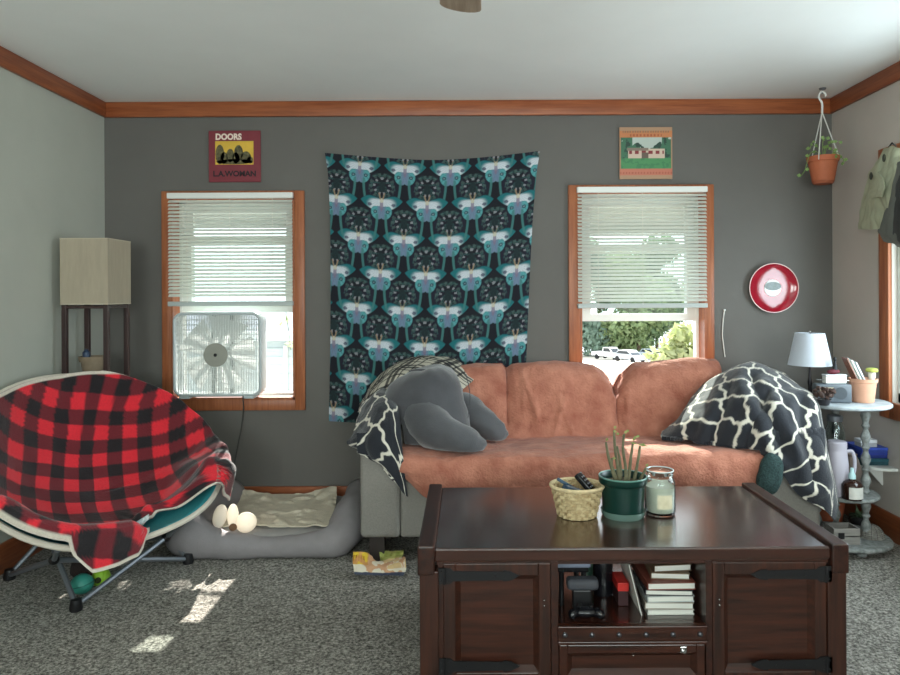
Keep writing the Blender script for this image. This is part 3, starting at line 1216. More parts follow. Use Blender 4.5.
# thin cord on a nail
nl = thing('string', 'thin white cord hanging from a nail beside the right window', 'cord', (P(722, 350, 4.19).x, 4.19, P(722, 350, 4.19).z))
b = B()
C = cr(np.array([tuple(P(724.5, 310, 4.19)), tuple(P(723, 322, 4.193)), tuple(P(722.5, 335, 4.193)), tuple(P(723.5, 345, 4.193)), tuple(P(725, 357, 4.193))]), 20)
b.tube([Vector(q) for q in C], 0.0028, 6)
b.done('cord', M_CORD, nl)
b = B()
q = P(724.5, 310, 4.19)
b.cyl((q.x, 4.2, q.z), (q.x, 4.182, q.z), 0.005)
b.done('nail', M_WHITE, nl)

# ================================================================== ceiling fan (one blade tip shows)
cf = thing('ceiling_fan', 'ceiling fan with pale wooden blades overhead, one blade tip at the top edge', 'ceiling fan', (-.012, 1.41, 2.05))
b = B()
b.lathe([(0, 0.395), (0.07, 0.395), (0.075, 0.35), (0.03, 0.33), (0.012, 0.32), (0.012, 0.22), (0.09, 0.20), (0.12, 0.16), (0.12, 0.10), (0.08, 0.06), (0, 0.05)], c=(-.012, 1.41, 2.05), seg=28)
b.done('motor', mat('fan_brass', (150, 140, 120), 0.3, metal=0.7), cf)
M_BLADE = wood('pale_fan_blade', (150, 128, 108), (178, 158, 138), 0.4, 'y')
for k in range(5):
    w = 2 * PI * k / 5
    M = Matrix.Translation((-.012, 1.41, 2.13)) @ Matrix.Rotation(w, 4, 'Z') @ Matrix.Rotation(0.16, 4, 'Y')
    b = B(M)
    pts = [(-0.045, 0.2, 0), (0.045, 0.2, 0)]
    for j in range(9):
        a = PI * j / 8
        pts.append((0.062 * math.cos(a), 0.655 + 0.035 * math.sin(a), 0))
    b.prism(pts, (0, 0, 0.006))
    bl = b.done('blade', M_BLADE, cf, smooth=False)
    b = B(M)
    b.box(-0.014, 0.014, 0.09, 0.26, 0.006, 0.012)
    b.done('blade_bracket', mat('bracket_brass', (150, 140, 120), 0.3, metal=0.7) if k == 0 else bpy.data.materials['bracket_brass'], bl, smooth=False)
b = B()
b.lathe([(0, -0.04), (0.06, -0.03), (0.09, 0.01), (0.07, 0.05), (0, 0.05)], c=(-.012, 1.41, 2.05), seg=24)
b.done('light_globe', mat('frosted_globe', (235, 232, 224), 0.3), cf)

# ================================================================== square floor lamp in the left corner
M_DWOOD = wood('dark_brown_wood', (44, 30, 30), (66, 46, 42), 0.45, 'z')
M_SHADE = mat('linen_lampshade', (178, 166, 146), 0.9, var=0.06, vs=60, stretch=(1, 1, 0.15), bump=0.15, bs=300, translucent=0.15)
lx0, lx1, ly0, ly1 = -2.117, -1.867, 3.65, 3.90
lamp = thing('floor_lamp', 'tall floor lamp with square linen shade on dark posts in the left corner', 'lamp', ((lx0 + lx1) / 2, 3.775, 0))
b = B()
for (x0, x1, y0, y1) in ((lx0, lx1, ly0, ly0 + .004), (lx0, lx1, ly1 - .004, ly1), (lx0, lx0 + .004, ly0 + .004, ly1 - .004), (lx1 - .004, lx1, ly0 + .004, ly1 - .004)):
    b.box(x0, x1, y0, y1, 1.24, 1.588)
sd = b.done('lamp_shade', M_SHADE, lamp, smooth=False)
b = B()
for z in (1.24, 1.583):
    for (x0, x1, y0, y1) in ((lx0 - .001, lx1 + .001, ly0 - .001, ly0 + .005), (lx0 - .001, lx1 + .001, ly1 - .005, ly1 + .001), (lx0 - .001, lx0 + .005, ly0, ly1), (lx1 - .005, lx1 + .001, ly0, ly1)):
        b.box(x0, x1, y0, y1, z, z + .005)
b.done('shade_trim', mat('shade_trim', (190, 178, 158), 0.9), sd, smooth=False)
for x in (lx0 + .016, lx1 - .016):
    for y in (ly0 + .016, ly1 - .016):
        b = B()
        b.box(x - .0125, x + .0125, y - .0125, y + .0125, 0, 1.26, .002)
        b.done('post', M_DWOOD, lamp, smooth=False)
for z in (0.12, 0.48, 0.855, 1.235):
    b = B()
    b.box(lx0 + .006, lx1 - .006, ly0 + .006, ly1 - .006, z - .016, z, .002)
    b.done('shelf', M_DWOOD, lamp, smooth=False)
b = B()
b.lathe([(0, 1.24), (.02, 1.24), (.02, 1.29), (.03, 1.33), (.032, 1.37), (.02, 1.40), (0, 1.41)], c=((lx0 + lx1) / 2, 3.775, 0), seg=16)
b.done('bulb', mat('bulb_glass', (230, 228, 220), 0.3), lamp)
pt = thing('flower_pot', 'tan clay pot on the upper shelf of the square floor lamp', 'pot', (-2.005, 3.76, 0.856))
b = B()
b.lathe([(0, .856), (.045, .856), (.060, .935), (.067, .935), (.069, .962), (.062, .962), (.056, .93), (0, .93)], c=(-2.005, 3.76, 0), seg=24)
b.done('pot', mat('tan_clay', (134, 118, 98), 0.8, var=0.08, vs=30), pt)
b = B()
b.lathe([(0, .93), (.056, .931), (.04, .94), (0, .945)], c=(-2.005, 3.76, 0), seg=16)
b.done('soil', mat('soil', (46, 36, 28), 0.95, bump=0.5, bs=120), pt)
bl = thing('candle_holder', 'small dark blue holder standing in the tan pot on the floor lamp', 'holder', (-2.03, 3.74, .944))
b = B()
b.lathe([(0, .944), (.018, .944), (.019, .985), (.010, .995), (.012, 1.0), (0, 1.0)], c=(-2.03, 3.74, 0), seg=14)
b.done('cup', mat('dark_blue_glass', (48, 62, 84), 0.3), bl)
b = B()
b.cyl((-2.03, 3.74, .995), (-2.03, 3.74, 1.006), .008)
b.done('stopper', M_DWOOD, bl)

# ================================================================== saucer chair
CC = np.array([-1.66, 3.20, 0.548])
CR = 0.55
ang = math.radians(55)
dF = np.array([math.sin(ang), -math.cos(ang), 0])
sD = np.array([math.cos(ang), math.sin(ang), 0])
tl = math.radians(38)
uP = -dF * math.cos(tl) + np.array([0, 0, math.sin(tl)])
nUp = dF * math.sin(tl) + np.array([0, 0, math.cos(tl)])


def ring(w, r=1.0, dep=0.0):
    wd = math.degrees(w) % 360
    k = r * (1 - .15 * math.exp(-((wd - 275) / 42) ** 2))
    return CC + CR * k * (math.cos(w) * sD + math.sin(w) * uP) - nUp * dep


def bowl(w, r, off=0.0):
    """point of the fabric bowl at ring angle w, radius fraction r"""
    dep = 0.29 * (1 - min(r, 1.0) ** 2.6)
    q = ring(w, r, dep - off)
    q[2] = max(q[2], 0.16 + off)
    q[0] = max(q[0], XL + 0.03)
    return q


ch = thing('saucer_chair', 'round folding saucer chair with teal seat and grey steel legs at the left', 'chair', (-1.70, 3.25, 0))
M_TEAL = mat('teal_fabric', (46, 138, 146), 0.8, var=0.06, vs=60, bump=0.15, bs=300)
M_PIPE = mat('cream_piping', (206, 198, 184), 0.8)
NW, NR = 72, 22
V = np.array([[bowl(2 * PI * i / NW, j / (NR - 1)) for i in range(NW + 1)] for j in range(NR)])
bb = B()
vv = [[bb.bm.verts.new(V[j, i]) for i in range(NW)] for j in range(1, NR)]
c0 = bb.bm.verts.new(V[0, 0])
for i in range(NW):
    bb.bm.faces.new((c0, vv[0][i], vv[0][(i + 1) % NW]))
    for j in range(NR - 2):
        bb.bm.faces.new((vv[j][i], vv[j + 1][i], vv[j + 1][(i + 1) % NW], vv[j][(i + 1) % NW]))
seat = bb.done('seat', M_TEAL, ch, angle=180)
sm = seat.modifiers.new('thickness', 'SOLIDIFY')
sm.thickness = 0.012
b = B()
b.tube([np.maximum(ring(2 * PI * i / NW, 1.005), [XL + 0.02, -9, 0]) for i in range(NW)], 0.013, 8, closed=True)
b.done('rim', M_PIPE, ch)
feet = {'F': (-1.60, 2.86), 'R': (-1.34, 3.36), 'L': (-2.08, 3.18), 'K': (-1.84, 3.62)}
order = ['F', 'R', 'K', 'L']
cxy = np.mean([feet[k] for k in order], axis=0)
top = {}
for k in order:
    q = np.array(feet[k])
    top[k] = np.array([*(cxy + (q - cxy) * 0.78), 0.30 if k in 'FR' else 0.42])
top['R'] = np.array(P(166, 519, 3.24))
top['R'][2] = 0.165
top['F'] = np.array(P(54, 560, 2.86))
for i, k in enumerate(order):
    f = np.array([*feet[k], 0.02])
    for o in (order[(i + 1) % 4], order[i - 1]):
        b = B()
        e = top[o]
        b.tube([f, e], 0.0115, 8)
        b.done('leg', M_STEEL, ch)
    b = B()
    b.lathe([(0, 0.0), (.024, 0.0), (.026, .012), (.02, .045), (0, .047)], c=(feet[k][0], feet[k][1], 0), seg=14)
    b.done('rubber_foot', M_BLACK, ch)
for k in order:
    w = math.atan2(np.dot(top[k] - CC, uP), np.dot(top[k] - CC, sD))
    b = B()
    b.tube([top[k], bowl(w, 0.985, -0.015)], 0.0115, 8)
    b.done('rim_support', M_STEEL, ch)
    b = B()
    b.sell(top[k], (.022, .022, .02), nu=10, nv=6)
    b.done('joint', M_BLACK, ch)
# webbing label on the front rim
b = B()
q0, q1 = P(133, 529, 2.93), P(149, 519, 2.99)
b.prism([q0, q1, q1 + Vector((0, 0, .022)), q0 + Vector((0, 0, .022))], (0.003, -0.006, 0))
b.done('cloth_tag', mat('pale_tag', (206, 214, 212), 0.7, c2=(120, 150, 156), vs=90), ch, smooth=False)

# ---- red and black buffalo-check throw over the chair
nw, nr = 260, 150


# how far past the rim the cloth hangs, by ring angle (0 = right side, 90 = back, 270 = front)
XS = [0, 30, 60, 90, 120, 180, 215, 232, 242, 252, 262, 270, 280, 300, 312, 326, 340, 360]
YS = [1.06, 1.03, 1.02, 0.975, 0.975, 1.03, 1.03, 1.03, 1.15, 1.13, 1.10, 0.95, 0.74, 0.72, 0.95, 1.16, 1.12, 1.06]


def throw_pt(w, t):
    """t 0..1 from the bowl centre outwards and over the rim"""
    wd = math.degrees(w) % 360
    # how far past the rim the cloth hangs, by ring angle (0 = right side, 90 = back, 270 = front)
    ex = np.interp(wd, XS, YS)
    r = t * ex
    if r <= 1.0:
        q = bowl(w, r, 0.028 + 0.012 * r)
    else:
        o = (r - 1.0)
        q = ring(w, 1.0 + 0.045 * math.sin(min(o / 0.06, 1) * PI / 2) + 0.10 * o)
        q = q + nUp * 0.042 * max(0, 1 - o / 0.06)
        q[2] -= max(0, o - 0.03) * CR * 1.35
    return q


M_FLEECE = mat('buffalo_check_fleece', (150, 30, 40), 0.9, attr='Col', var=0.10, vs=140, bump=0.35, bs=160, sheen=0.3)
V = np.array([[throw_pt(2 * PI * i / (nw - 1), j / (nr - 1)) for i in range(nw)] for j in range(nr)])
# planar cloth coordinates follow the bowl surface
rel = V - CC
A = rel @ sD
Cc = rel @ uP
Dd = rel @ nUp
rad = np.sqrt(A ** 2 + Cc ** 2) + 1e-6
leng = np.concatenate([np.zeros((1, nw)), np.cumsum(np.linalg.norm(np.diff(V, axis=0), axis=-1), 0)], 0)
A, Cc = A * math.cos(.31) - Cc * math.sin(.31), Cc * math.cos(.31) + A * math.sin(.31)
u_ = A / rad * (0.35 * leng + 0.65 * rad)
v_ = Cc / rad * (0.35 * leng + 0.65 * rad)
wn_ = nz(V, 2.2, 5.0, 2)
u_ = u_ + 0.03 * wn_
v_ = v_ + 0.03 * nz(V, 2.2, 15.0, 2)
per = 0.138
sa = sst(-.06, .06, np.sin(2 * PI * (u_ + 0.02) / per))
sb = sst(-.06, .06, np.sin(2 * PI * (v_ + 0.05) / per))
red, mid, blk = [np.array(lin(c)) for c in ((214, 36, 50), (104, 24, 34), (24, 20, 24))]
both = (sa * sb)[..., None]
one = (sa + sb - 2 * sa * sb)[..., None]
none = 1 - both - one
cc = both * blk + one * mid + none * red
# folds: deep radial gathers at the right and front, gentle ones elsewhere
wv = np.linspace(0, 2 * PI, nw)[None, :]
tv = np.linspace(0, 1, nr)[:, None]
gath = np.exp(-((wv - math.radians(335)) / 0.35) ** 2) + 0.8 * np.exp(-((wv - math.radians(300)) / 0.5) ** 2)
N = nrm(V)
N *= np.sign((N @ nUp))[..., None]
N[:, :, :] = np.where(rad[..., None] < CR * 0.98, N, N)
disp = 0.010 * (nz(V, 4.0, 1.0, 3) + 0.4) + gath * sst(0.45, 0.9, tv) * (0.012 * np.abs(np.sin(wv * 17 + 3 * nz(V, 3, 8.0, 2))) + 0.012 * nz(V, 7.0, 4.0, 2))
hump = np.exp(-(((wv - math.radians(328)) / 0.16) ** 2 + ((tv - 0.80) / 0.09) ** 2)) * 0.06
hump = hump + np.exp(-(((wv - math.radians(296)) / 0.40) ** 2 + ((tv - 0.90) / 0.08) ** 2)) * 0.05
seamfix = sst(0, 0.12, wv) * sst(2 * PI, 2 * PI - 0.12, wv)
wdg = np.degrees(wv) % 360
rolA = sst(176, 205, wdg) * sst(272, 256, wdg) * .105 + sst(306, 318, wdg) * sst(358, 338, wdg) * .085
exr = np.interp(wdg[0], XS, YS)[None, :]
rr_ = tv * exr
rol = rolA * sst(.60, .82, rr_) * (1 - .75 * sst(.92, 1.06, rr_))
V = V + nUp * rol[..., None]
V = V + N * np.maximum(disp * seamfix + hump * seamfix, -0.004)[..., None]
V[:, -1] = V[:, 0]
hem = (tv > .982) * np.ones_like(V[..., 0])
cc = mixc(cc, hem, (206, 198, 184))
V[..., 2] = np.maximum(V[..., 2], 0.10)
V[..., 0] = np.maximum(V[..., 0], XL + 0.01)
tag(grid_mesh('throw_blanket', V, M_FLEECE, thick=-0.010, col=cc, back=lin((150, 110, 104))),
    'red and black buffalo check blanket draped over the round saucer chair', 'blanket')

# toys under the chair
def ball(name, lb, px, py, Y, r, m, squash=1.0):
    q = P(px, py, Y)
    o = thing(name, lb, 'dog toy', (q.x, Y, 0))
    b = B()
    b.sell((q.x, Y, r * squash), (r, r, r * squash), nu=28, nv=18)
    b.wob(0.002, 20)
    b.done('ball_body', m, o)
    return o, q


o, q = ball('toy_ball', 'teal dog ball on the carpet under the saucer chair', 82, 575, 3.02, 0.047, mat('teal_rubber', (52, 136, 122), 0.5, bump=0.2, bs=60), 0.9)
b = B()
b.tube([(q.x + .047 * math.cos(a) * 1.01, 3.02 + .047 * math.sin(a) * 1.01, .043 + .01 * math.cos(a)) for a in np.linspace(0, 2 * PI, 28)[:-1]], .002, 5, closed=True)
b.done('seam', mat('teal_dark', (36, 100, 92), 0.6), o)
o, q = ball('toy_ball', 'lime green dog ball with a dark hole, under the saucer chair', 101, 569, 3.10, 0.04, mat('lime_rubber', (140, 186, 50), 0.5, bump=0.2, bs=60), 0.95)
b = B()
b.cyl((q.x + .006, 3.064, .040), (q.x + .008, 3.058, .041), .013)
b.done('hole', mat('dark_hole', (40, 46, 20), 0.9), o)
sh = thing('dog_toy', 'dark brown lump of a toy behind the teal ball under the chair', 'dog toy', (-1.76, 3.2, 0))
b = B()
b.sell((-1.76, 3.2, .04), (.055, .04, .04), nu=18, nv=10).wob(.012, 18)
b.done('toy_body', mat('dark_plush', (44, 34, 32), 0.95, bump=0.5, bs=90), sh)
b = B()
b.sell((-1.705, 3.19, .03), (.022, .02, .018), nu=12, nv=8)
b.done('toy_ear', mat('dark_plush_ear', (58, 44, 38), 0.95), sh)

# ================================================================== dog bed
M_BED = mat('grey_bed_fabric', (136, 131, 133), 0.85, var=0.06, vs=14, bump=0.2, bs=160)
M_BEDL = mat('grey_bed_cushion', (146, 142, 140), 0.85, var=0.06, vs=14, bump=0.2, bs=160)
bed = thing('dog_bed', 'low grey bolstered dog bed against the back wall beside the sofa', 'dog bed', (-1.0, 3.72, 0))
path = [(-1.36, 4.07, .12, .085), (-1.40, 3.85, .12, .10), (-1.42, 3.62, .12, .11), (-1.395, 3.475, .115, .112), (-1.27, 3.43, .075, .075), (-1.10, 3.43, .052, .055),
        (-.90, 3.43, .05, .052), (-.74, 3.43, .06, .06), (-.635, 3.47, .085, .085), (-.605, 3.60, .115, .095), (-.605, 3.82, .12, .09), (-.62, 4.07, .12, .085)]
C = cr(np.array(path), 60)
b = B()
b.tube([Vector(q[:3]) for q in C], [q[3] for q in C], 20, sq=(1.0, 1.08))
for v in b.bm.verts:
    v.co.z = max(v.co.z, 0.004)
b.wob(.010, 7)
for v in b.bm.verts:
    v.co.z = max(v.co.z, 0.002)
b.done('bolster', M_BED, bed, angle=180)
b = B()
b.sell((-1.0, 3.76, .065), (.37, .33, .062), e1=.35, e2=.3, nu=60, nv=14).wob(.008, 6)
for v in b.bm.verts:
    v.co.z = max(v.co.z, 0.002)
b.done('cushion', M_BEDL, bed, angle=180)

rows = [[(243, 491, 4.05), (270, 494, 4.05), (300, 494, 4.05), (337, 490, 4.05)],
        [(238, 506, 3.88), (270, 508, 3.88), (302, 508, 3.88), (336, 505, 3.88)],
        [(231, 522, 3.70), (265, 524, 3.70), (302, 524, 3.70), (334, 521, 3.70)],
        [(222, 538, 3.54), (262, 540, 3.54), (300, 540, 3.54), (331, 537, 3.54)],
        [(216, 543, 3.49), (258, 546, 3.485), (298, 546, 3.485), (328, 543, 3.49)]]
V = patch(rows, 70, 90)
V[..., 2] = np.maximum(V[..., 2], .127 + 0.0 * V[..., 2])
V = wrinkle(V, .030, (7, 9, 9), 3.0)
V[..., 2] = np.clip(V[..., 2], .128, .18)
tag(grid_mesh('pet_blanket', V, mat('cream_towel', (206, 196, 176), 0.95, var=0.10, vs=24, bump=0.5, bs=180), thick=0.006),
    'rumpled cream blanket spread inside the grey dog bed', 'blanket')

q = P(236, 529, 3.45)
ty = thing('plush_toy', 'white petal-shaped plush toy with a brown spot on the dog bed', 'dog toy', (q.x, 3.52, .135))
M_PL = mat('white_plush', (240, 234, 224), 0.95, translucent=.5, bump=0.4, bs=120)
for (px, py, rx, rz, w) in ((220, 532, .035, .06, .25), (233, 527, .028, .062, .0), (246, 532, .055, .05, -.5)):
    c = P(px, py - 3, 3.45)
    b = B()
    b.sell((c.x, c.y, max(c.z, .195 - (.03 if px > 240 else 0))), (rx, .022, rz), nu=18, nv=12, R=Matrix.Rotation(w, 3, 'Y'))
    b.done('petal', M_PL, ty)
c = P(233, 536, 3.425)
b = B()
b.sell((c.x, c.y, max(c.z, .15)), (.02, .014, .018), nu=14, nv=8)
b.done('brown_nose', mat('brown_plush', (120, 88, 66), 0.95), ty)

# ================================================================== sofa
M_SOFA = mat('grey_tweed', (134, 130, 124), 0.9, var=0.08, vs=120, bump=0.35, bs=260)
M_LEGW = mat('dark_sofa_leg', (52, 44, 40), 0.5)
SX0, SX1, SY0, SY1 = -0.507, 1.675, 3.31, 4.11
sofa = thing('sofa', 'grey tweed sofa under a terracotta cover in front of the back wall', 'sofa', (0.58, 3.7, 0))
b = B()
b.box(SX0 + .19, SX1 - .25, SY0 + .006, SY1 - .02, .13, .40, .015)
b.done('base', M_SOFA, sofa, smooth=False)
for (x0, x1) in ((SX0, SX0 + .19), (SX1 - .25, SX1)):
    b = B()
    b.box(x0, x1, SY0, SY1, .13, .62, .022, 4)
    b.done('arm', M_SOFA, sofa, smooth=False)
b = B()
b.box(SX0 + .19, SX1 - .25, SY1 - .15, SY1, .40, .70, .02, 3)
b.done('backrest', M_SOFA, sofa, smooth=False)
b = B()
b.box(SX0 + .195, SX1 - .255, SY0 + .02, SY1 - .24, .402, .49, .03, 3)
b.done('seat_cushion', M_SOFA, sofa, smooth=False)
for x in (SX0 + .075, SX1 - .075):
    for y in (SY0 + .07, SY1 - .07):
        b = B()
        b.prism([(x - .035, y - .035, .135), (x + .035, y - .035, .135), (x + .035, y + .035, .135), (x - .035, y + .035, .135)], (0, 0, -.135))
        b.done('leg', M_LEGW, sofa, smooth=False)

# ---- terracotta fleece cover: one continuous cloth over seat and back cushions
prof = np.array([(3.29, .325), (3.272, .37), (3.262, .44), (3.272, .495), (3.32, .523), (3.42, .530), (3.56, .525), (3.70, .515), (3.775, .503), (3.805, .53),
                 (3.825, .62), (3.835, .72), (3.855, .81), (3.90, .868), (3.965, .890), (4.04, .872), (4.10, .81), (4.122, .70), (4.13, .58)])
nv, nu = 190, 300
PR = cr(prof, nv)
xa, xb = SX0 + .190, SX1 - .252
X = np.linspace(xa, xb, nu)
V = np.zeros((nv, nu, 3))
V[..., 0] = X[None, :]
V[..., 1] = PR[:, 0:1]
V[..., 2] = PR[:, 1:2]
seams = [0.225, 0.83]


def bulge(x, lo, hi, p=0.35):
    t = np.clip((x - lo) / (hi - lo), 0, 1)
    return np.clip(4 * t * (1 - t), 0, 1) ** p


bu = np.where(X < seams[0], bulge(X, xa - .05, seams[0]), np.where(X < seams[1], bulge(X, seams[0], seams[1]), bulge(X, seams[1], xb + .02)))
backm = sst(.50, .62, PR[:, 1]) * (PR[:, 0] > 3.76)
backm = backm[:, None]
topm = sst(.66, .88, PR[:, 1])[:, None] * (PR[:, 0] > 3.76)[:, None]
V[..., 1] += backm * (1 - bu)[None, :] * .065 * (PR[:, 0] < 3.97)[:, None]
# cushion heights and the dip between middle and right cushions
hgt = np.interp(X, [xa, .0, .20, .225, .26, .5, .72, .80, .83, .87, .95, 1.15, 1.30, 1.42, xb], [-.06, -.005, -.002, -.03, -.008, .004, -.012, -.075, -.145, -.07, -.012, .012, .024, .012, -.07])
V[..., 2] += topm * hgt[None, :]
# rounded ends of the seat front
endm = (1 - bulge(X, xa, xb, 0.10))[None, :]
V[..., 1] += (PR[:, 0] < 3.5)[:, None] * endm * .05
# soft lumps and creases
seatm = (PR[:, 0] < 3.72)[:, None]
V = wrinkle(V, .012, (3.0, 5.0, 5.0), 2.0)
V = wrinkle(V, .006, (9.0, 14.0, 8.0), 7.0)
crease = np.zeros((nv, nu))
rr = random.Random(12)
for k in range(26):
    x0_ = rr.uniform(xa, xb)
    a_ = rr.uniform(-.5, .5)
    j0 = rr.uniform(.45, .68)
    jj = np.linspace(0, 1, nv)[:, None]
    d = (X[None, :] - x0_ - a_ * (jj - j0) * 1.2)
    crease += np.exp(-(d / .014) ** 2) * np.exp(-((jj - j0) / .07) ** 2) * rr.uniform(.3, 1)
V[..., 1] -= crease * .012
V[..., 2] = np.where(seatm, np.maximum(V[..., 2], np.where(PR[:, 0:1] > 3.31, .498, 0.2)), V[..., 2])
lift = (sst(xa + .16, xa, X)[None, :] * .10 + sst(xb - .12, xb, X)[None, :] * .06) * sst(.48, .33, PR[:, 1])[:, None] * (PR[:, 0] < 3.4)[:, None]
V[..., 2] += lift
V[..., 0] = np.clip(V[..., 0], SX0 + .192, SX1 - .254)
M_TERRA = mat('terracotta_fleece', (152, 90, 72), 0.95, c2=(190, 128, 106), vs=9, bump=0.6, bs=90, sheen=0.12, det=8)
V[..., 1] = np.where((V[..., 2] > .35) & (V[..., 1] > 4.1), np.maximum(V[..., 1], 4.118), V[..., 1])
V[..., 1] = np.minimum(V[..., 1], 4.165)
tag(grid_mesh('sofa_cover', V[::-1], M_TERRA, thick=.006),
    'terracotta fleece cover spread over the seat and back of the grey sofa', 'cover')

# ---- grey reading pillow with arms
M_PIL = mat('grey_velour', (64, 64, 68), 0.85, c2=(82, 82, 86), vs=4, bump=0.25, bs=220, sheen=0.5)
pw = thing('reading_pillow', 'grey plush backrest pillow with two stuffed arms on the left sofa seat', 'pillow', (-.15, 3.6, .535))
b = B()
cb = P(428, 411, 3.58)
b.sell(cb, (.20, .17, .225), e1=.7, e2=.75, nu=48, nv=28, R=Matrix.Rotation(-.30, 3, 'Y') @ Matrix.Rotation(.1, 3, 'Z'))
b.wob(.022, 5).wob(.008, 13)
for v in b.bm.verts:
    v.co.z = max(v.co.z, .545 if v.co.x > -.31 else .645)
b.done('back_pad', M_PIL, pw, angle=180)


def arm_mesh(pts, rad, seed):
    C = cr(np.array([(*tuple(P(*p)), r) for p, r in zip(pts, rad)]), 26)
    b = B()
    b.tube([Vector(q[:3]) for q in C], [q[3] for q in C], 20)
    b.wob(.012, 8, seed).wob(.004, 20, seed)
    for v in b.bm.verts:
        v.co.z = max(v.co.z, .542)
    return b


arm_mesh([(408, 402, 3.52), (424, 418, 3.47), (442, 434, 3.40), (464, 443, 3.36), (478, 444.5, 3.35), (487, 443, 3.35)], [.06, .105, .10, .082, .062, .012], 1.0).done('near_arm', M_PIL, pw, angle=180)
arm_mesh([(446, 398, 3.74), (462, 408, 3.68), (478, 420, 3.62), (494, 430, 3.58), (503, 433, 3.57), (509, 433, 3.57)], [.05, .088, .080, .066, .048, .010], 2.0).done('far_arm', M_PIL, pw, angle=180)
b = B()
C = cr(np.array([tuple(P(*p)) for p in ((410, 375, 3.55), (412, 371, 3.52), (422, 370, 3.52), (434, 372, 3.52), (438, 376, 3.55))]), 20)
b.tube([Vector(q) for q in C], .011, 8, sq=(1, .5))
b.done('carry_handle', M_PIL, pw)
b = B()
C = cr(np.array([tuple(P(*p)) for p in ((466, 374, 3.52), (470, 395, 3.48), (468, 418, 3.46))]), 14)
b.tube([Vector(q) for q in C], .002, 5)
b.done('side_piping', M_PIL, pw)

# ---- trellis-pattern blankets
NAVY, CREAMC = (30, 33, 41), (212, 206, 192)


def trellis(u, v, a, bb_, w=0.055, ph=(0, 0)):
    x, y = u / a + ph[0], v / bb_ + ph[1]
    s_, d_ = x + y, y - x

    def n_(t):
        return 0.085 * np.sin(2 * PI * t) + 0.028 * np.sin(6 * PI * t)

    def g_(t):
        return 0.085 * 2 * PI * np.cos(2 * PI * t) + 0.028 * 6 * PI * np.cos(6 * PI * t)
    m = np.zeros(u.shape)
    for p, q in ((s_, d_), (d_, s_)):
        e = p - .5 - n_(q)
        e = np.abs(e - np.round(e)) / np.sqrt(1 + g_(q) ** 2)
        m = np.maximum(m, sst(w, w * .6, e))
    return m


M_TREL = mat('trellis_fleece', (40, 44, 54), 0.9, attr='Col', var=0.08, vs=160, bump=0.3, bs=160, sheen=0.3)
rows = [[(388, 391, 3.62), (384, 388, 3.62), (376, 392, 3.62), (368, 398, 3.62), (362, 404, 3.62)],
        [(394, 398, 3.50), (385, 394, 3.50), (375, 397, 3.50), (366, 405, 3.50), (358, 416, 3.52)],
        [(399, 414, 3.35), (388, 412, 3.34), (376, 415, 3.34), (365, 425, 3.36), (352, 434, 3.42)],
        [(401, 436, 3.285), (390, 434, 3.275), (378, 437, 3.275), (366, 441, 3.29), (347, 443, 3.40)],
        [(403, 455, 3.28), (395, 458, 3.272), (384, 459, 3.27), (373, 457, 3.28), (358, 449, 3.37)],
        [(405, 476, 3.28), (400, 478, 3.274), (392, 475, 3.272), (383, 468, 3.28), (371, 456, 3.31)],
        [(408, 497, 3.28), (404, 494, 3.276), (399, 488, 3.276), (391, 478, 3.28), (380, 463, 3.295)]]
V = patch(rows, 150, 130)
U, T = arc_uv(V)
m = trellis(U + .25 * T, T - .1 * U, .185, .21, .06, (.15, .32))
cc = mixc(solid(U.shape, NAVY), m, CREAMC)
V = wrinkle(V, .009, (9, 9, 5), 4.0)
V[..., 1] = np.where(V[..., 0] > SX0 - .012, np.where(V[..., 2] < .635, np.minimum(V[..., 1], 3.295), V[..., 1]), V[..., 1])
tag(grid_mesh('throw_blanket', V[:, ::-1], M_TREL, thick=-.008, col=cc),
    'navy blanket with cream trellis lines hanging over the left sofa arm', 'blanket', None)

# plaid cream and black throw on top of the left back corner
rows = [[(470, 366, 4.05), (448, 358, 4.07), (420, 356, 4.07), (396, 362, 4.05), (374, 380, 4.0), (360, 404, 3.95)],
        [(475, 377, 3.90), (450, 364, 3.92), (420, 359, 3.93), (394, 368, 3.92), (372, 388, 3.88), (358, 411, 3.85)],
        [(470, 382, 3.80), (446, 372, 3.78), (418, 367, 3.78), (392, 374, 3.76), (371, 393, 3.74), (359, 412, 3.72)],
        [(462, 389, 3.70), (442, 383, 3.66), (416, 380, 3.66), (394, 385, 3.66), (377, 397, 3.64), (364, 409, 3.62)]]
V = patch(rows, 100, 150)
U, T = arc_uv(V)


def stripes(t, per, spec):
    m = np.zeros(t.shape)
    f = (t % per) / per
    for c_, w_ in spec:
        m = np.maximum(m, sst(w_, w_ * .7, np.abs(f - c_)))
    return m


cr_, bk = np.array(lin((206, 200, 184))), np.array(lin((34, 34, 38)))
sp = [(.26, .085), (.48, .085), (.66, .03), (.88, .03)]
rot_u, rot_t = .92 * U + .4 * T, .92 * T - .4 * U
s1, s2 = stripes(rot_u, .19, sp), stripes(rot_t + .03, .19, sp)
mm = np.clip(s1 * .85 + s2 * .85, 0, 1)
tw = .5 + .5 * np.sign(np.sin((rot_u + rot_t) * 900))
cc = cr_ * (1 - mm[..., None]) + bk * mm[..., None]
V = wrinkle(V, .010, (7, 7, 7), 9.0)
tag(grid_mesh('throw_blanket', V[:, ::-1], mat('plaid_wool', (200, 195, 180), 0.95, attr='Col', var=0.08, vs=160, bump=0.3, bs=200), thick=-.010, col=cc),
    'cream and black plaid throw over the left back corner of the sofa', 'blanket')

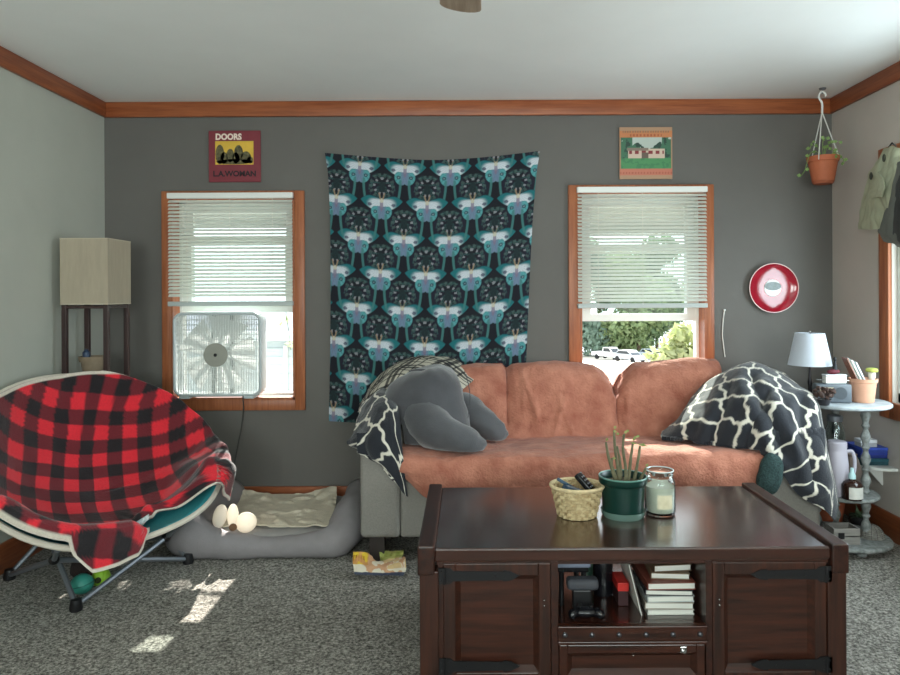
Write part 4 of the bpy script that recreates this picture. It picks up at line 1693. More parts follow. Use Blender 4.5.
# big trellis blanket heaped over the right arm
rows = [[(692, 424, 3.98), (704, 398, 3.98), (722, 380, 3.98), (742, 370, 3.98), (764, 371, 3.98), (786, 382, 3.97), (802, 398, 3.96), (812, 425, 3.92)],
        [(676, 430, 3.84), (694, 400, 3.84), (716, 379, 3.84), (740, 367, 3.84), (765, 368, 3.84), (790, 380, 3.83), (808, 397, 3.82), (818, 428, 3.80)],
        [(664, 434, 3.70), (688, 410, 3.66), (714, 388, 3.64), (740, 372, 3.64), (768, 370, 3.64), (796, 384, 3.64), (814, 402, 3.64), (823, 440, 3.64)],
        [(661, 437, 3.60), (686, 424, 3.53), (714, 408, 3.48), (744, 394, 3.45), (774, 388, 3.45), (800, 394, 3.44), (815, 408, 3.40), (828, 460, 3.44)],
        [(661, 439, 3.55), (687, 435, 3.48), (716, 430, 3.42), (746, 422, 3.36), (776, 414, 3.33), (802, 416, 3.33), (819, 430, 3.36), (831, 480, 3.42)],
        [(663, 440, 3.54), (690, 440, 3.46), (718, 444, 3.40), (748, 446, 3.33), (777, 442, 3.27), (803, 446, 3.26), (821, 460, 3.28), (833, 498, 3.34)],
        [(668, 440, 3.54), (692, 441, 3.46), (718, 447, 3.40), (746, 453, 3.34), (774, 456, 3.275), (799, 472, 3.265), (820, 490, 3.27), (834, 508, 3.31)],
        [(672, 440, 3.56), (693, 441, 3.48), (718, 448, 3.41), (743, 456, 3.35), (770, 459, 3.29), (796, 492, 3.275), (819, 506, 3.275), (832, 520, 3.29)]]
V = patch(rows, 200, 240)
U, T = arc_uv(V)
m = trellis(U + .12 * np.sin(T * 6), T + .05 * np.sin(U * 7), .175, .22, .06, (.1, .2))
cc = mixc(solid(U.shape, NAVY), m, CREAMC)
for (fa, fb, fd, fw) in (((752, 380), (784, 452), .022, .026), ((730, 390), (712, 440), .012, .024), ((800, 405), (812, 480), .016, .024), ((768, 392), (745, 446), .012, .022)):
    pa, pb = P(*fa, 3.5), P(*fb, 3.4)
    X_, Z_ = V[..., 0] * 3.5 / V[..., 1], CAMH - (CAMH - V[..., 2]) * 3.5 / V[..., 1]
    ax, az = pb.x * 3.5 / 3.4 - pa.x, (CAMH - (CAMH - pb.z) * 3.5 / 3.4) - pa.z
    tt = np.clip(((X_ - pa.x) * ax + (Z_ - pa.z) * az) / (ax ** 2 + az ** 2), 0, 1)
    dd = np.sqrt((X_ - pa.x - tt * ax) ** 2 + (Z_ - pa.z - tt * az) ** 2)
    V = V + nrm(V) * (fd * (np.exp(-(dd / fw) ** 2) - .6 * np.exp(-((dd - 2.2 * fw) / fw) ** 2)))[..., None]
V = wrinkle(V, .018, (5, 5, 4), 6.0, 2)
V = wrinkle(V, .005, (13, 13, 8), 1.0, 2)
low = (V[..., 0] < SX1 - .25)
V[..., 2] = np.where(low & (V[..., 1] > 3.30), np.maximum(V[..., 2], .55), V[..., 2])
V[..., 2] = np.where(~low & (V[..., 1] > 3.305) & (V[..., 0] < SX1 + .01), np.maximum(V[..., 2], .635), V[..., 2])
V[..., 1] = np.where((V[..., 2] < .63) & (V[..., 0] > SX1 - .26) & (V[..., 0] < SX1 + .01), np.minimum(V[..., 1], 3.295), V[..., 1])
lim = np.where(V[..., 1] > 3.55, 1.682, 1.906 - np.sqrt(np.maximum(.226 ** 2 - (V[..., 1] - 3.55) ** 2, 0)))
V[..., 0] = np.minimum(V[..., 0], lim)
tag(grid_mesh('throw_blanket', V, M_TREL, thick=.010, col=cc),
    'black blanket with cream trellis lines heaped over the right sofa arm', 'blanket')

# dark speckled cushion wedged under that blanket
q = P(772, 472, 3.25)
b = B()
b.sell((q.x - .012, 3.245, q.z - .01), (.058, .035, .095), e1=.8, e2=.9, nu=26, nv=18, R=Matrix.Rotation(.25, 3, 'Y'))
b.wob(.008, 12)
tag(b.done('cushion', mat('dark_teal_speckle', (22, 40, 42), 0.9, c2=(52, 76, 74), vs=140, bump=0.5, bs=140), angle=180),
    'small dark teal speckled cushion poking out below the right trellis blanket', 'cushion')

# ================================================================== wrappers by the sofa leg
M_WRAP = mat('torn_printed_wrapper', (214, 196, 160), 0.6, attr='Col')
rows = [[(353, 552, 3.20), (366, 553, 3.22), (376, 561, 3.24), (390, 560, 3.24), (405, 557, 3.22)],
        [(353, 562, 3.17), (366, 563, 3.17), (378, 565, 3.18), (391, 564, 3.18), (406, 562, 3.17)],
        [(354, 570, 3.15), (366, 570, 3.145), (379, 571, 3.15), (392, 570, 3.15), (406, 569, 3.15)],
        [(355, 574.5, 3.14), (367, 575, 3.135), (379, 575.5, 3.135), (392, 575.5, 3.135), (403, 576, 3.14)]]
V = patch(rows, 50, 90)
U, T = arc_uv(V)
us = np.linspace(0, 1, 90)[None, :] + 0 * U
ts = np.linspace(0, 1, 50)[:, None] + 0 * U
c = solid(U.shape, (216, 206, 186))
w1 = nz(V, 26, 2.0, 2)
c = mixc(c, ((ts < .42) & (us < .30)) * 1.0, (206, 172, 44))
c = mixc(c, ((np.abs(ts - .22) < .1) & (us < .24) & (np.sin(us * 130) > 0)) * .8, (140, 60, 30))
c = mixc(c, (w1 > .12) * .8, (190, 130, 80))
c = mixc(c, (ts > .80) * 1.0, (50, 56, 76))
c = mixc(c, ((us > .62) & (ts < .6) & (w1 < 0)) * .8, (206, 170, 110))
V = wrinkle(V, .012, 18, 5.0)
V[..., 2] = np.maximum(V[..., 2], .006)
tag(grid_mesh('torn_wrapper', V, M_WRAP, thick=.003, col=c), 'torn yellow and white paper wrapper on the carpet by the sofa leg', 'wrapper')
V = patch([[(379, 552, 3.36), (390, 550, 3.38), (404, 549, 3.38)], [(380, 557, 3.33), (391, 556, 3.33), (403, 555, 3.34)], [(381, 561.5, 3.30), (391, 562, 3.29), (400, 561, 3.30)]], 26, 36)
V = wrinkle(V, .012, 20, 1.0)
V[..., 2] = np.maximum(V[..., 2], .008)
tag(grid_mesh('crumpled_wrapper', V, mat('green_wrapper', (138, 150, 70), 0.5, c2=(186, 176, 110), vs=18), thick=.003),
    'crumpled green wrapper under the front edge of the sofa', 'wrapper')

# ================================================================== coffee table
M_TW = wood('dark_cherry_wood', (32, 15, 10), (66, 32, 20), 0.36, 'x', coat=0.25, bump=0.06)
M_TWY = wood('dark_cherry_wood_side', (29, 14, 10), (58, 28, 18), 0.38, 'y', coat=0.2, bump=0.06)
M_TWZ = wood('dark_cherry_wood_post', (31, 15, 10), (64, 32, 20), 0.4, 'z', coat=0.2, bump=0.06)
M_TOP = wood('polished_cherry_top', (38, 18, 13), (62, 31, 22), 0.25, 'x', coat=1.0, bump=0.0)
M_STUD = mat('dark_steel_stud', (92, 92, 96), 0.35, metal=0.8)
TX0, TX1, TY0, TY1, TZ = -0.157, 1.198, 2.20, 2.915, 0.481
tb = thing('coffee_table', 'dark cherry wood coffee table with iron strap hinges in the foreground', 'table', (0.52, 2.56, 0))
b = B()
b.box(TX0 + .052, TX1 - .052, TY0 + .004, TY1 - .004, TZ - .042, TZ, .006)
b.done('table_top', M_TOP, tb, smooth=False)
for (x0, x1) in ((TX0, TX0 + .054), (TX1 - .054, TX1)):
    b = B()
    b.box(x0, x1, TY0 - .006, TY1 + .006, TZ - .082, TZ + .012, .006)
    b.done('end_rail', M_TWY, tb, smooth=False)
for x in (TX0 + .006, TX1 - .066):
    for y in (TY0, TY1 - .06):
        b = B()
        b.box(x, x + .06, y, y + .06, 0, TZ - .07, .004)
        b.done('corner_post', M_TWZ, tb, smooth=False)
for x in (TX0 + .012, TX1 - .034):
    b = B()
    b.box(x, x + .022, TY0 + .055, TY1 - .055, .03, TZ - .07)
    b.done('side_panel', M_TWY, tb, smooth=False)
b = B()
for y in (TY0 + .01, TY1 - .03):
    b.box(TX0 + .06, TX1 - .06, y, y + .02, .02, .045)
    b.box(TX0 + .06, TX1 - .06, y, y + .02, TZ - .052, TZ - .040)
b.box(TX0 + .04, TX1 - .04, TY0 + .03, TY1 - .03, .03, .05)
b.done('frame_rail', M_TW, tb, smooth=False)
q = lambda px: (px - VX) / FPX * 2.205
DL0, DL1 = q(441), q(549)
DR0, DR1 = q(711), q(826)
OX0, OX1 = q(556.5), q(704)
for (x0, x1) in ((DL1 + .002, OX0), (OX1, DR0 - .002)):
    b = B()
    b.box(x0, x1, TY0 + .004, TY1 - .004, .03, TZ - .043)
    b.done('divider', M_TWY, tb, smooth=False)
SHZ = .236
b = B()
b.box(OX0, OX1, TY0 + .012, TY1 - .012, SHZ - .02, SHZ)
b.done('shelf', M_TOP, tb, smooth=False)
b = B()
b.box(OX0 - .002, OX1 + .002, TY0 - .002, TY0 + .02, SHZ - .047, SHZ - .004, .003)
b.box(OX0 - .002, OX1 + .002, TY0 - .006, TY0 + .02, SHZ - .006, SHZ + .002, .002)
b.box(OX0 - .002, OX1 + .002, TY0 - .006, TY0 + .02, SHZ - .056, SHZ - .046, .002)
b.done('shelf_rail', M_TW, tb, smooth=False)
for k in range(6):
    x = OX0 + .02 + (OX1 - OX0 - .04) * k / 5
    b = B(Matrix.Translation((x, TY0 - .002, SHZ - .025)) @ Matrix.Rotation(PI / 2, 4, 'X'))
    b.lathe([(0.0085, 0), (.008, .003), (.005, .006), (0, .007)], seg=12)
    b.done('stud', M_STUD, tb)


b = B()
b.box(TX0 + .064, DL0 + .002, TY0 + .012, TY0 + .03, .03, TZ - .043)
b.done('face_frame', M_TWZ, tb, smooth=False)
b = B()
b.box(DR1 - .002, TX1 - .064, TY0 + .012, TY0 + .03, .03, TZ - .043)
b.done('face_frame', M_TWZ, tb, smooth=False)


def panel_front(root, name, x0, x1, z0, z1, y, mz, mx, fw=.038):
    b = B()
    b.box(x0, x0 + fw, y, y + .02, z0, z1, .003)
    b.box(x1 - fw, x1, y, y + .02, z0, z1, .003)
    b.box(x0 + fw, x1 - fw, y, y + .02, z1 - fw * 1.05, z1, .003)
    b.box(x0 + fw, x1 - fw, y, y + .02, z0, z0 + fw * 1.05, .003)
    d = b.done(name, mz, root, smooth=False)
    b = B()
    a0, a1, c0_, c1_ = x0 + fw, x1 - fw, z0 + fw * 1.05, z1 - fw * 1.05
    i = .016
    yo, yi = y + .002, y + .018
    b.quad((a0, yo, c0_), (a1, yo, c0_), (a1 - i, yi, c0_ + i), (a0 + i, yi, c0_ + i))
    b.quad((a0, yo, c1_), (a0 + i, yi, c1_ - i), (a1 - i, yi, c1_ - i), (a1, yo, c1_))
    b.quad((a0, yo, c0_), (a0 + i, yi, c0_ + i), (a0 + i, yi, c1_ - i), (a0, yo, c1_))
    b.quad((a1, yo, c0_), (a1, yo, c1_), (a1 - i, yi, c1_ - i), (a1 - i, yi, c0_ + i))
    b.quad((a0 + i, yi, c0_ + i), (a1 - i, yi, c0_ + i), (a1 - i, yi, c1_ - i), (a0 + i, yi, c1_ - i))
    b.box(a0 + .001, a1 - .001, y + .0185, y + .0198, c0_ + .001, c1_ - .001)
    b.done('panel', mx, d, smooth=False)
    return d


def strap(door, xh, sgn, z, L):
    """iron strap hinge: hinge plate at xh, pointing along sgn"""
    y = TY0 + .004
    b = B()
    b.prism([(xh, y, z - .025), (xh, y, z + .025), (xh + sgn * .017, y, z + .025), (xh + sgn * .017, y, z - .025)], (0, -.004, 0))
    pts = [(.020, .025), (.036, .025), (.046, .016), (L - .055, .013), (L - .05, .017), (L - .028, .014), (L, .0)]
    up = [(xh + sgn * a, y, z + c_) for a, c_ in pts]
    dn = [(xh + sgn * a, y, z - c_) for a, c_ in pts[::-1][1:]]
    b.prism(up + dn, (0, -.004, 0))
    b.cyl((xh + sgn * .0185, y - .003, z - .026), (xh + sgn * .0185, y - .003, z + .026), .0042, seg=10)
    for (a, c_) in ((.008, .014), (.008, -.014), (.029, .016), (.029, -.016), (.085, 0), (L - .075, 0)):
        b.sell((xh + sgn * a, y - .0045, z + c_), (.003, .0018, .003), nu=8, nv=6)
    b.done('strap_hinge', M_IRON, door, smooth=False)


dl = panel_front(tb, 'door', DL0 + .003, DL1, .05, TZ - .047, TY0 + .004, M_TWZ, M_TW)
dr = panel_front(tb, 'door', DR0, DR1 - .003, .05, TZ - .047, TY0 + .004, M_TWZ, M_TW)
for z in (TZ - .085, .112):
    strap(dl, DL0 - .012, 1, z, .255)
    strap(dr, DR1 + .012, -1, z, .255)
b = B()
for z in (.318, .301):
    b.sell((DL1 - .02, TY0 + .002, z), (.0028, .003, .0028), nu=8, nv=6)
b.done('door_catch', M_CHROME, dl)
b = B()
for z in (.318, .301):
    b.sell((DR0 + .02, TY0 + .002, z), (.0028, .003, .0028), nu=8, nv=6)
b.done('door_catch', M_CHROME, dr)
dd = panel_front(tb, 'drawer', OX0 + .003, OX1 - .003, .05, SHZ - .06, TY0 + .004, M_TW, M_TW, .026)
b = B()
x = q(681)
b.box(x - .010, x + .010, TY0 - .003, TY0 + .003, SHZ - .085, SHZ - .064, .002)
b.cyl((x, TY0 - .003, SHZ - .078), (x, TY0 - .009, SHZ - .078), .005, seg=12)
b.done('drawer_latch', M_CHROME, dd, smooth=False)
b = B()
b.sell((q(632), TY0 + .012, SHZ - .098), (.003, .003, .003), nu=8, nv=6)
b.done('drawer_lock', M_CHROME, dd)

# ---- on the table: basket of odds and ends
qb = P(577, 519, 2.53)
bx, by = qb.x, 2.53
M_BASK = mat('woven_straw', (200, 182, 142), 0.8, c2=(150, 126, 86), vs=60, bump=0.3, bs=80)
bk_ = thing('basket', 'small woven straw basket on the coffee table left of the green pot', 'basket', (bx, by, TZ))
nS, nC = 9, 60
b = B()
for layer in range(9):
    f = layer / 8
    r0 = .064 + .022 * f
    z = TZ + .008 + .098 * f
    pts = []
    for k in range(nC):
        w_ = 2 * PI * k / nC
        rr_ = r0 + .0035 * math.sin(k * PI / 2 + (PI if layer % 2 else 0) + .4)
        pts.append((bx + rr_ * 1.05 * math.cos(w_), by + rr_ * math.sin(w_), z))
    b.tube(pts, .0058, 6, closed=True, sq=(.5, 1.15))
b.done('weave', M_BASK, bk_)
b = B()
for k in range(30):
    w_ = 2 * PI * k / 30
    b.tube([(bx + .061 * 1.05 * math.cos(w_), by + .061 * math.sin(w_), TZ + .004), (bx + .085 * 1.05 * math.cos(w_), by + .085 * math.sin(w_), TZ + .108)], .0028, 5)
b.done('stakes', M_BASK, bk_)
b = B()
b.tube([(bx + .089 * 1.05 * math.cos(2 * PI * k / 48), by + .089 * math.sin(2 * PI * k / 48), TZ + .110) for k in range(48)], .0065, 7, closed=True)
b.done('rim', mat('pale_straw_rim', (204, 184, 144), 0.8, var=.15, vs=60), bk_)
b = B()
b.lathe([(0, .002), (.066, .002), (.068, .008), (0, .008)], c=(bx, by, TZ), seg=32)
b.done('bottom', M_BASK, bk_)


def bar(name, lb, cat, p, q_, w_, h_, m, extras=None, group=None):
    """a long rounded gadget from p to q_"""
    p, q_ = Vector(p), Vector(q_)
    d = q_ - p
    L = d.length
    M = Matrix.Translation((p + q_) / 2) @ d.to_track_quat('X', 'Z').to_matrix().to_4x4()
    t = thing(name, lb, cat, tuple(p), group)
    b = B(M)
    b.box(-L / 2, L / 2, -w_ / 2, w_ / 2, -h_ / 2, h_ / 2, min(w_, h_) * .25, 3)
    b.done('case', m, t, angle=50)
    if extras:
        b = B(M)
        n = 5
        for i in range(n):
            for j in (-1, 1):
                x = -L * .3 + L * .6 * i / (n - 1)
                b.sell((x, j * w_ * .2, h_ / 2), (L * .035, w_ * .1, .0025), nu=8, nv=6)
        b.done('buttons', extras, t)
    return t


M_BLUEG = mat('dark_blue_plastic', (34, 62, 84), 0.35)
M_BK2 = mat('glossy_black', (18, 18, 22), 0.2)
M_GREYB = mat('grey_buttons', (120, 122, 126), 0.5)
bar('game_controller_grip', 'dark blue gadget lying across the straw basket', 'gadget', (bx - .05, by - .025, TZ + .105), (bx + .035, by + .0, TZ + .075), .04, .024, M_BLUEG, M_GREYB)
bar('remote_control', 'black remote control standing tilted in the straw basket, at its right', 'remote', (bx + .005, by + .02, TZ + .145), (bx + .068, by - .015, TZ + .075), .042, .02, M_BK2, M_GREYB)
bar('lighter', 'slim blue-grey wand sticking out of the straw basket to the left', 'lighter', (bx - .068, by + .01, TZ + .130), (bx + .0, by + .03, TZ + .085), .014, .012, mat('slate_blue', (62, 84, 104), 0.4))
bar('paper_packet', 'white packet at the left inside the straw basket', 'packet', (bx - .062, by - .01, TZ + .093), (bx - .02, by - .035, TZ + .085), .03, .018, M_WHITE)

# ---- green pot with bare stems
qp = P(623, 519, 2.53)
gx, gy_ = qp.x, 2.53
gp = thing('potted_plant', 'bare-stemmed plant in a dark green plastic pot on the coffee table', 'plant', (gx, gy_, TZ))
M_GPOT = mat('dark_green_plastic', (10, 46, 40), 0.35, var=.05, vs=20)
b = B()
b.lathe([(0, .004), (.070, .004), (.072, .012), (.078, .115), (.083, .118), (.086, .122), (.0865, .140), (.082, .143), (.078, .138), (.076, .118), (0, .116)], c=(gx, gy_, TZ), seg=44)
b.done('pot', M_GPOT, gp)
b = B()
b.lathe([(0, 0), (.072, 0), (.076, .006), (.080, .024), (.078, .024), (.073, .008), (0, .003)], c=(gx, gy_, TZ), seg=44)
b.done('saucer', mat('pale_green_saucer', (120, 150, 140), 0.2, trans=.4), gp)
b = B()
b.tube([(gx + .0845 * math.cos(2 * PI * k / 44), gy_ + .0845 * math.sin(2 * PI * k / 44), TZ + .143) for k in range(44)], .003, 6, closed=True)
b.done('pot_rim', mat('pale_green_edge', (96, 140, 128), 0.35), gp)
b = B()
b.lathe([(0, .128), (.03, .127), (.075, .118)], c=(gx, gy_, TZ), seg=30)
b.wob(.006, 60)
b.done('soil', mat('potting_soil', (60, 48, 38), 0.95, c2=(120, 104, 86), vs=90, bump=.6, bs=100), gp)
M_STEM = mat('grey_green_stem', (84, 84, 62), 0.8, c2=(116, 110, 84), vs=40, bump=.3, bs=90)
stems = [[(620, 497), (614, 476), (608, 455), (606, 442)], [(622, 497), (618, 470), (615, 448), (614, 430)], [(624, 497), (626, 472), (623, 450), (624, 434)],
         [(626, 498), (629, 474), (631, 456), (633, 443)], [(627, 498), (634, 480), (638, 460), (640, 446)], [(628, 499), (636, 488), (643, 474), (646, 468)],
         [(619, 498), (617, 482), (612, 466), (612, 458)], [(623, 497), (621, 480), (620, 462), (617, 446)]]
for i, sp_ in enumerate(stems):
    b = B()
    dy = .03 * math.sin(i * 2.1)
    C = cr(np.array([tuple(P(px, py, gy_ + dy * k / 3)) for k, (px, py) in enumerate(sp_)]), 14)
    b.tube([Vector(c_) for c_ in C], list(np.linspace(.0072, .0042, 14)), 7)
    b.wob(.001, 90)
    b.done('stem', M_STEM, gp)
M_LF = mat('small_leaves', (112, 128, 70), 0.6, c2=(160, 160, 100), vs=30)
rr = random.Random(2)
for (px, py) in ((606, 441), (614, 429), (616, 434), (624, 433), (622, 436), (633, 441), (640, 445), (636, 437), (646, 467), (612, 458), (613, 431), (626, 432), (634, 439), (642, 446)):
    c = P(px, py, gy_ + rr.uniform(-.03, .03))
    w_ = rr.uniform(-.4, 1.2)
    a = Vector((math.cos(w_), rr.uniform(-.4, .4), math.sin(w_))) * .014
    n_ = Vector((-math.sin(w_), .5, math.cos(w_))) * .005
    b = B()
    b.prism([c, c + a * .5 + n_, c + a, c + a * .5 - n_], (0, .0008, 0))
    b.done('leaf', M_LF, gp, smooth=False)
b = B()
for (a0, a1) in (((630, 442), (637, 444)), ((637, 444), (648, 446))):
    c0_, c1_ = P(*a0, gy_ - .01), P(*a1, gy_ - .02)
    b.prism([c0_, (c0_ + c1_) / 2 + Vector((0, 0, .004)), c1_, (c0_ + c1_) / 2 - Vector((0, 0, .005))], (0, .001, 0))
b.done('leaf', M_LF, gp, smooth=False)

# ---- candle jar
qc = P(660, 515, 2.55)
jx, jy = qc.x, 2.55
cj = thing('candle_jar', 'lidless glass candle jar with cream wax on the coffee table', 'candle', (jx, jy, TZ))
b = B()
b.lathe([(0, 0), (.048, 0), (.054, .006), (.055, .02), (.055, .115), (.050, .128), (.045, .134), (.046, .140), (.050, .146), (.050, .158), (.046, .160),
         (.0435, .156), (.042, .138), (.047, .126), (.0515, .113), (.0515, .02), (.048, .010), (0, .009)], c=(jx, jy, TZ), seg=40)
b.done('glass', mat('jar_glass', (238, 246, 244), 0.04, trans=1.0, ior=1.3), cj)
b = B()
b.lathe([(0, .011), (.047, .012), (.0505, .02), (.0505, .102), (.045, .10), (0, .098)], c=(jx, jy, TZ), seg=32)
b.done('wax', mat('cream_wax', (206, 202, 186), 0.5, var=.06, vs=20), cj)
b = B()
for a0 in np.linspace(-2.0, -1.1, 8):
    p0 = (jx + .0556 * math.cos(a0), jy + .0556 * math.sin(a0), TZ + .03)
    a1 = a0 + .13
    p1 = (jx + .0556 * math.cos(a1), jy + .0556 * math.sin(a1), TZ + .03)
    b.quad(p0, p1, (p1[0], p1[1], p1[2] + .05), (p0[0], p0[1], p0[2] + .05))
b.done('label_patch', mat('pale_label', (222, 214, 186), 0.6, c2=(196, 186, 156), vs=30), cj)
b = B()
b.cyl((jx, jy, TZ + .096), (jx, jy, TZ + .108), .0012, seg=6)
b.done('wick', M_BLACK, cj)
b = B()
b.tube([(jx + .048 * math.cos(2 * PI * k / 40), jy + .048 * math.sin(2 * PI * k / 40), TZ + .159) for k in range(40)], .0022, 6, closed=True)
b.done('jar_rim', mat('frosted_rim', (214, 224, 224), 0.25), cj)

# ---- inside the table: books and clutter
M_PAGES = mat('book_pages', (206, 206, 198), 0.8, var=.06, vs=6, stretch=(1, 1, 60))


def book(lb, x0, x1, y0, y1, z0, z1, cover, group, rot=0.0, tilt=0.0):
    t = thing('book', lb, 'book', ((x0 + x1) / 2, (y0 + y1) / 2, z0), group)
    M = Matrix.Translation(((x0 + x1) / 2, (y0 + y1) / 2, z0)) @ Matrix.Rotation(rot, 4, 'Z') @ Matrix.Rotation(tilt, 4, 'Y')
    hw, hd, h_ = (x1 - x0) / 2, (y1 - y0) / 2, z1 - z0
    mc = mat('book_cover', cover, 0.5, var=.1, vs=20)
    b = B(M)
    b.box(-hw, hw, -hd, hd, 0, .0022)
    b.box(-hw, hw, -hd, hd, h_ - .0022, h_)
    b.box(-hw, -hw + .0025, -hd, hd, .0022, h_ - .0022)
    b.done('cover', mc, t, smooth=False)
    b = B(M)
    b.box(-hw + .003, hw - .003, -hd + .003, hd - .003, .0024, h_ - .0024)
    b.done('pages', M_PAGES, t, smooth=False)
    return t


stack = [('bottom book of the stack on the coffee table shelf, with plain white edge', .583, .740, .016, (196, 196, 190), .02),
         ('second book from the bottom of the shelf stack, thick with pale pages', .581, .743, .022, (150, 140, 128), -.03),
         ('third book from the bottom of the shelf stack, grey-white', .580, .739, .020, (170, 176, 174), .04),
         ('fourth book from the bottom of the shelf stack, with a dark cover', .586, .744, .018, (60, 56, 60), -.06),
         ('fifth book from the bottom of the shelf stack, thick and white edged', .582, .745, .023, (120, 62, 50), .03)]
z = SHZ + .001
for (lb, x0, x1, h_, cv, rt) in stack:
    book(lb, x0, x1 - .005, 2.275, 2.50, z, z + h_, cv, 'books stacked on the coffee table shelf', rt)
    z += h_ + .0012
book('tan book lying near the top of the shelf stack', .612, .738, 2.30, 2.50, z, z + .020, (120, 100, 78), 'books stacked on the coffee table shelf', -.08)
z += .0215
book('brown topmost book of the shelf stack, just below the table top', .605, .733, 2.31, 2.50, z, z + .022, (96, 78, 60), 'books stacked on the coffee table shelf', .10)
# slim folder leaning beside the stack
lf = thing('folder', 'thin dark folder leaning against the left of the book stack', 'folder', (.53, 2.4, SHZ))
M = Matrix.Translation((.570, 2.36, SHZ + .001)) @ Matrix.Rotation(-.24, 4, 'Y')
b = B(M)
b.box(-.003, .0, -.09, .12, 0, .172)
b.done('folder_cover', mat('folder_dark', (58, 46, 44), 0.5), lf, smooth=False)
b = B(M)
b.box(-.0065, -.0035, -.088, .118, .001, .17)
b.done('papers', M_PAGES, lf, smooth=False)
# red box
rb = thing('red_box', 'small bright red box standing left of the leaning folder on the shelf', 'box', (.475, 2.38, SHZ))
b = B()
b.box(.502, .540, 2.34, 2.44, SHZ + .050, SHZ + .078, .002)
b.done('lid', mat('red_card', (186, 40, 34), 0.5), rb, smooth=False)
b = B()
b.box(.504, .538, 2.342, 2.438, SHZ + .001, SHZ + .0495, .002)
b.done('box_body', mat('dark_maroon_card', (52, 24, 26), 0.6), rb, smooth=False)
# dark bottle / flask
fl = thing('flask', 'black upright flask with a pale cap in the middle of the coffee table shelf', 'flask', (.415, 2.40, SHZ))
b = B()
b.lathe([(0, 0), (.032, 0), (.034, .01), (.034, .11), (.024, .135), (.02, .15), (0, .15)], c=(.472, 2.44, SHZ + .001), seg=24)
b.done('flask_body', M_BK2, fl)
b = B()
b.lathe([(0, .1505), (.021, .1505), (.022, .17), (.016, .18), (0, .18)], c=(.474, 2.44, SHZ + .001), seg=20)
b.done('cap', mat('pale_lilac_cap', (186, 178, 196), 0.3), fl)
# game console + controllers
gc = thing('game_console', 'grey flat console box lying on top of black boxes at the left of the shelf', 'console', (.335, 2.45, SHZ + .125))
b = B()
b.box(.295, .408, 2.31, 2.55, SHZ + .140, SHZ + .178, .006, 3)
b.done('console_case', mat('steel_grey_case', (120, 128, 146), 0.35), gc, angle=40)
b = B()
b.box(.31, .39, 2.3085, 2.3105, SHZ + .160, SHZ + .163)
b.done('disc_slot', M_BLACK, gc, smooth=False)
g2 = thing('media_player', 'black box under the grey console on the coffee table shelf', 'box', (.33, 2.45, SHZ))
b = B()
b.box(.300, .404, 2.33, 2.53, SHZ + .118, SHZ + .139, .004)
b.done('player_case', M_BK2, g2, smooth=False)
for x in (.315, .390):
    for y in (2.35, 2.51):
        b = B()
        b.cyl((x, y, SHZ + .001), (x, y, SHZ + .1185), .009, seg=10)
        b.done('player_foot', M_BLACK, g2)
g4 = thing('speaker', 'dark grey bar-shaped speaker in front of the black box on the shelf', 'speaker', (.345, 2.3, SHZ))
b = B()
b.box(.325, .428, 2.275, 2.322, SHZ + .078, SHZ + .115, .012, 3)
b.done('speaker_body', mat('dark_mesh', (66, 68, 74), 0.5, bump=.4, bs=500), g4, angle=50)
b = B()
b.box(.345, .405, 2.285, 2.315, SHZ + .001, SHZ + .0775, .004)
b.done('speaker_stand', M_BLACK, g4, smooth=False)
g3 = thing('game_controller', 'black game controller lying on the coffee table shelf', 'controller', (.35, 2.27, SHZ))
b = B()
b.sell((.38, 2.250, SHZ + .024), (.045, .022, .016), nu=22, nv=12)
for sx in (-1, 1):
    b.tube([(.38 + sx * .03, 2.250, SHZ + .024), (.38 + sx * .046, 2.24, SHZ + .02), (.38 + sx * .05, 2.228, SHZ + .014)], [.018, .015, .009], 10)
b.done('controller_body', M_BK2, g3, angle=180)
b = B()
for sx in (-1, 1):
    b.cyl((.38 + sx * .018, 2.255, SHZ + .036), (.38 + sx * .018, 2.254, SHZ + .048), .007, seg=12)
b.done('thumbstick', M_BLACK, g3)
g5 = thing('green_tin', 'small green and white tin behind the flask on the shelf', 'tin', (.375, 2.47, SHZ))
b = B()
b.lathe([(0, 0), (.026, 0), (.026, .165), (0, .165)], c=(.44, 2.56, SHZ + .001), seg=20)
b.done('tin_body', mat('green_tin', (60, 130, 96), 0.4, c2=(200, 214, 206), vs=22), g5)
b = B()
b.lathe([(0, .1655), (.027, .1655), (.027, .176), (0, .177)], c=(.44, 2.56, SHZ + .001), seg=20)
b.done('lid', M_STEEL, g5)

# ================================================================== three-tier side table at the right
M_PAINT = mat('worn_blue_white_paint', (176, 184, 190), 0.6, c2=(146, 152, 156), vs=14, bump=.1, bs=40)
M_PAINTD = mat('worn_grey_paint', (150, 154, 152), 0.65, c2=(96, 100, 98), vs=40, bump=.2, bs=80)
tx, ty_ = 1.912, 3.55
st = thing('side_table', 'three-tier round side table with turned posts and worn pale paint, right of the sofa', 'table', (tx, ty_, 0))


def disc(name, r, z, h_, m):
    b = B()
    b.lathe([(0, z), (r - .008, z), (r, z + h_ * .3), (r, z + h_ * .7), (r - .006, z + h_), (0, z + h_)], c=(tx, ty_, 0), seg=56)
    return b.done(name, m, st)


disc('table_top', .215, .712, .022, M_PAINT)
disc('middle_shelf', .160, .255, .02, M_PAINTD)
disc('bottom_shelf', .215, .032, .022, M_PAINTD)
posts = [(1.994, 3.50), (1.80, 3.60), (1.945, 3.69)]


def turned(z0, z1, n):
    pr = [(0, z0)]
    H = z1 - z0
    for k in range(n):
        a, c_ = z0 + H * k / n, H / n
        pr += [(.012, a + .0 * c_), (.020, a + .12 * c_), (.013, a + .25 * c_), (.017, a + .40 * c_), (.024, a + .58 * c_), (.020, a + .76 * c_), (.013, a + .9 * c_)]
    pr += [(.018, z1), (0, z1)]
    return pr


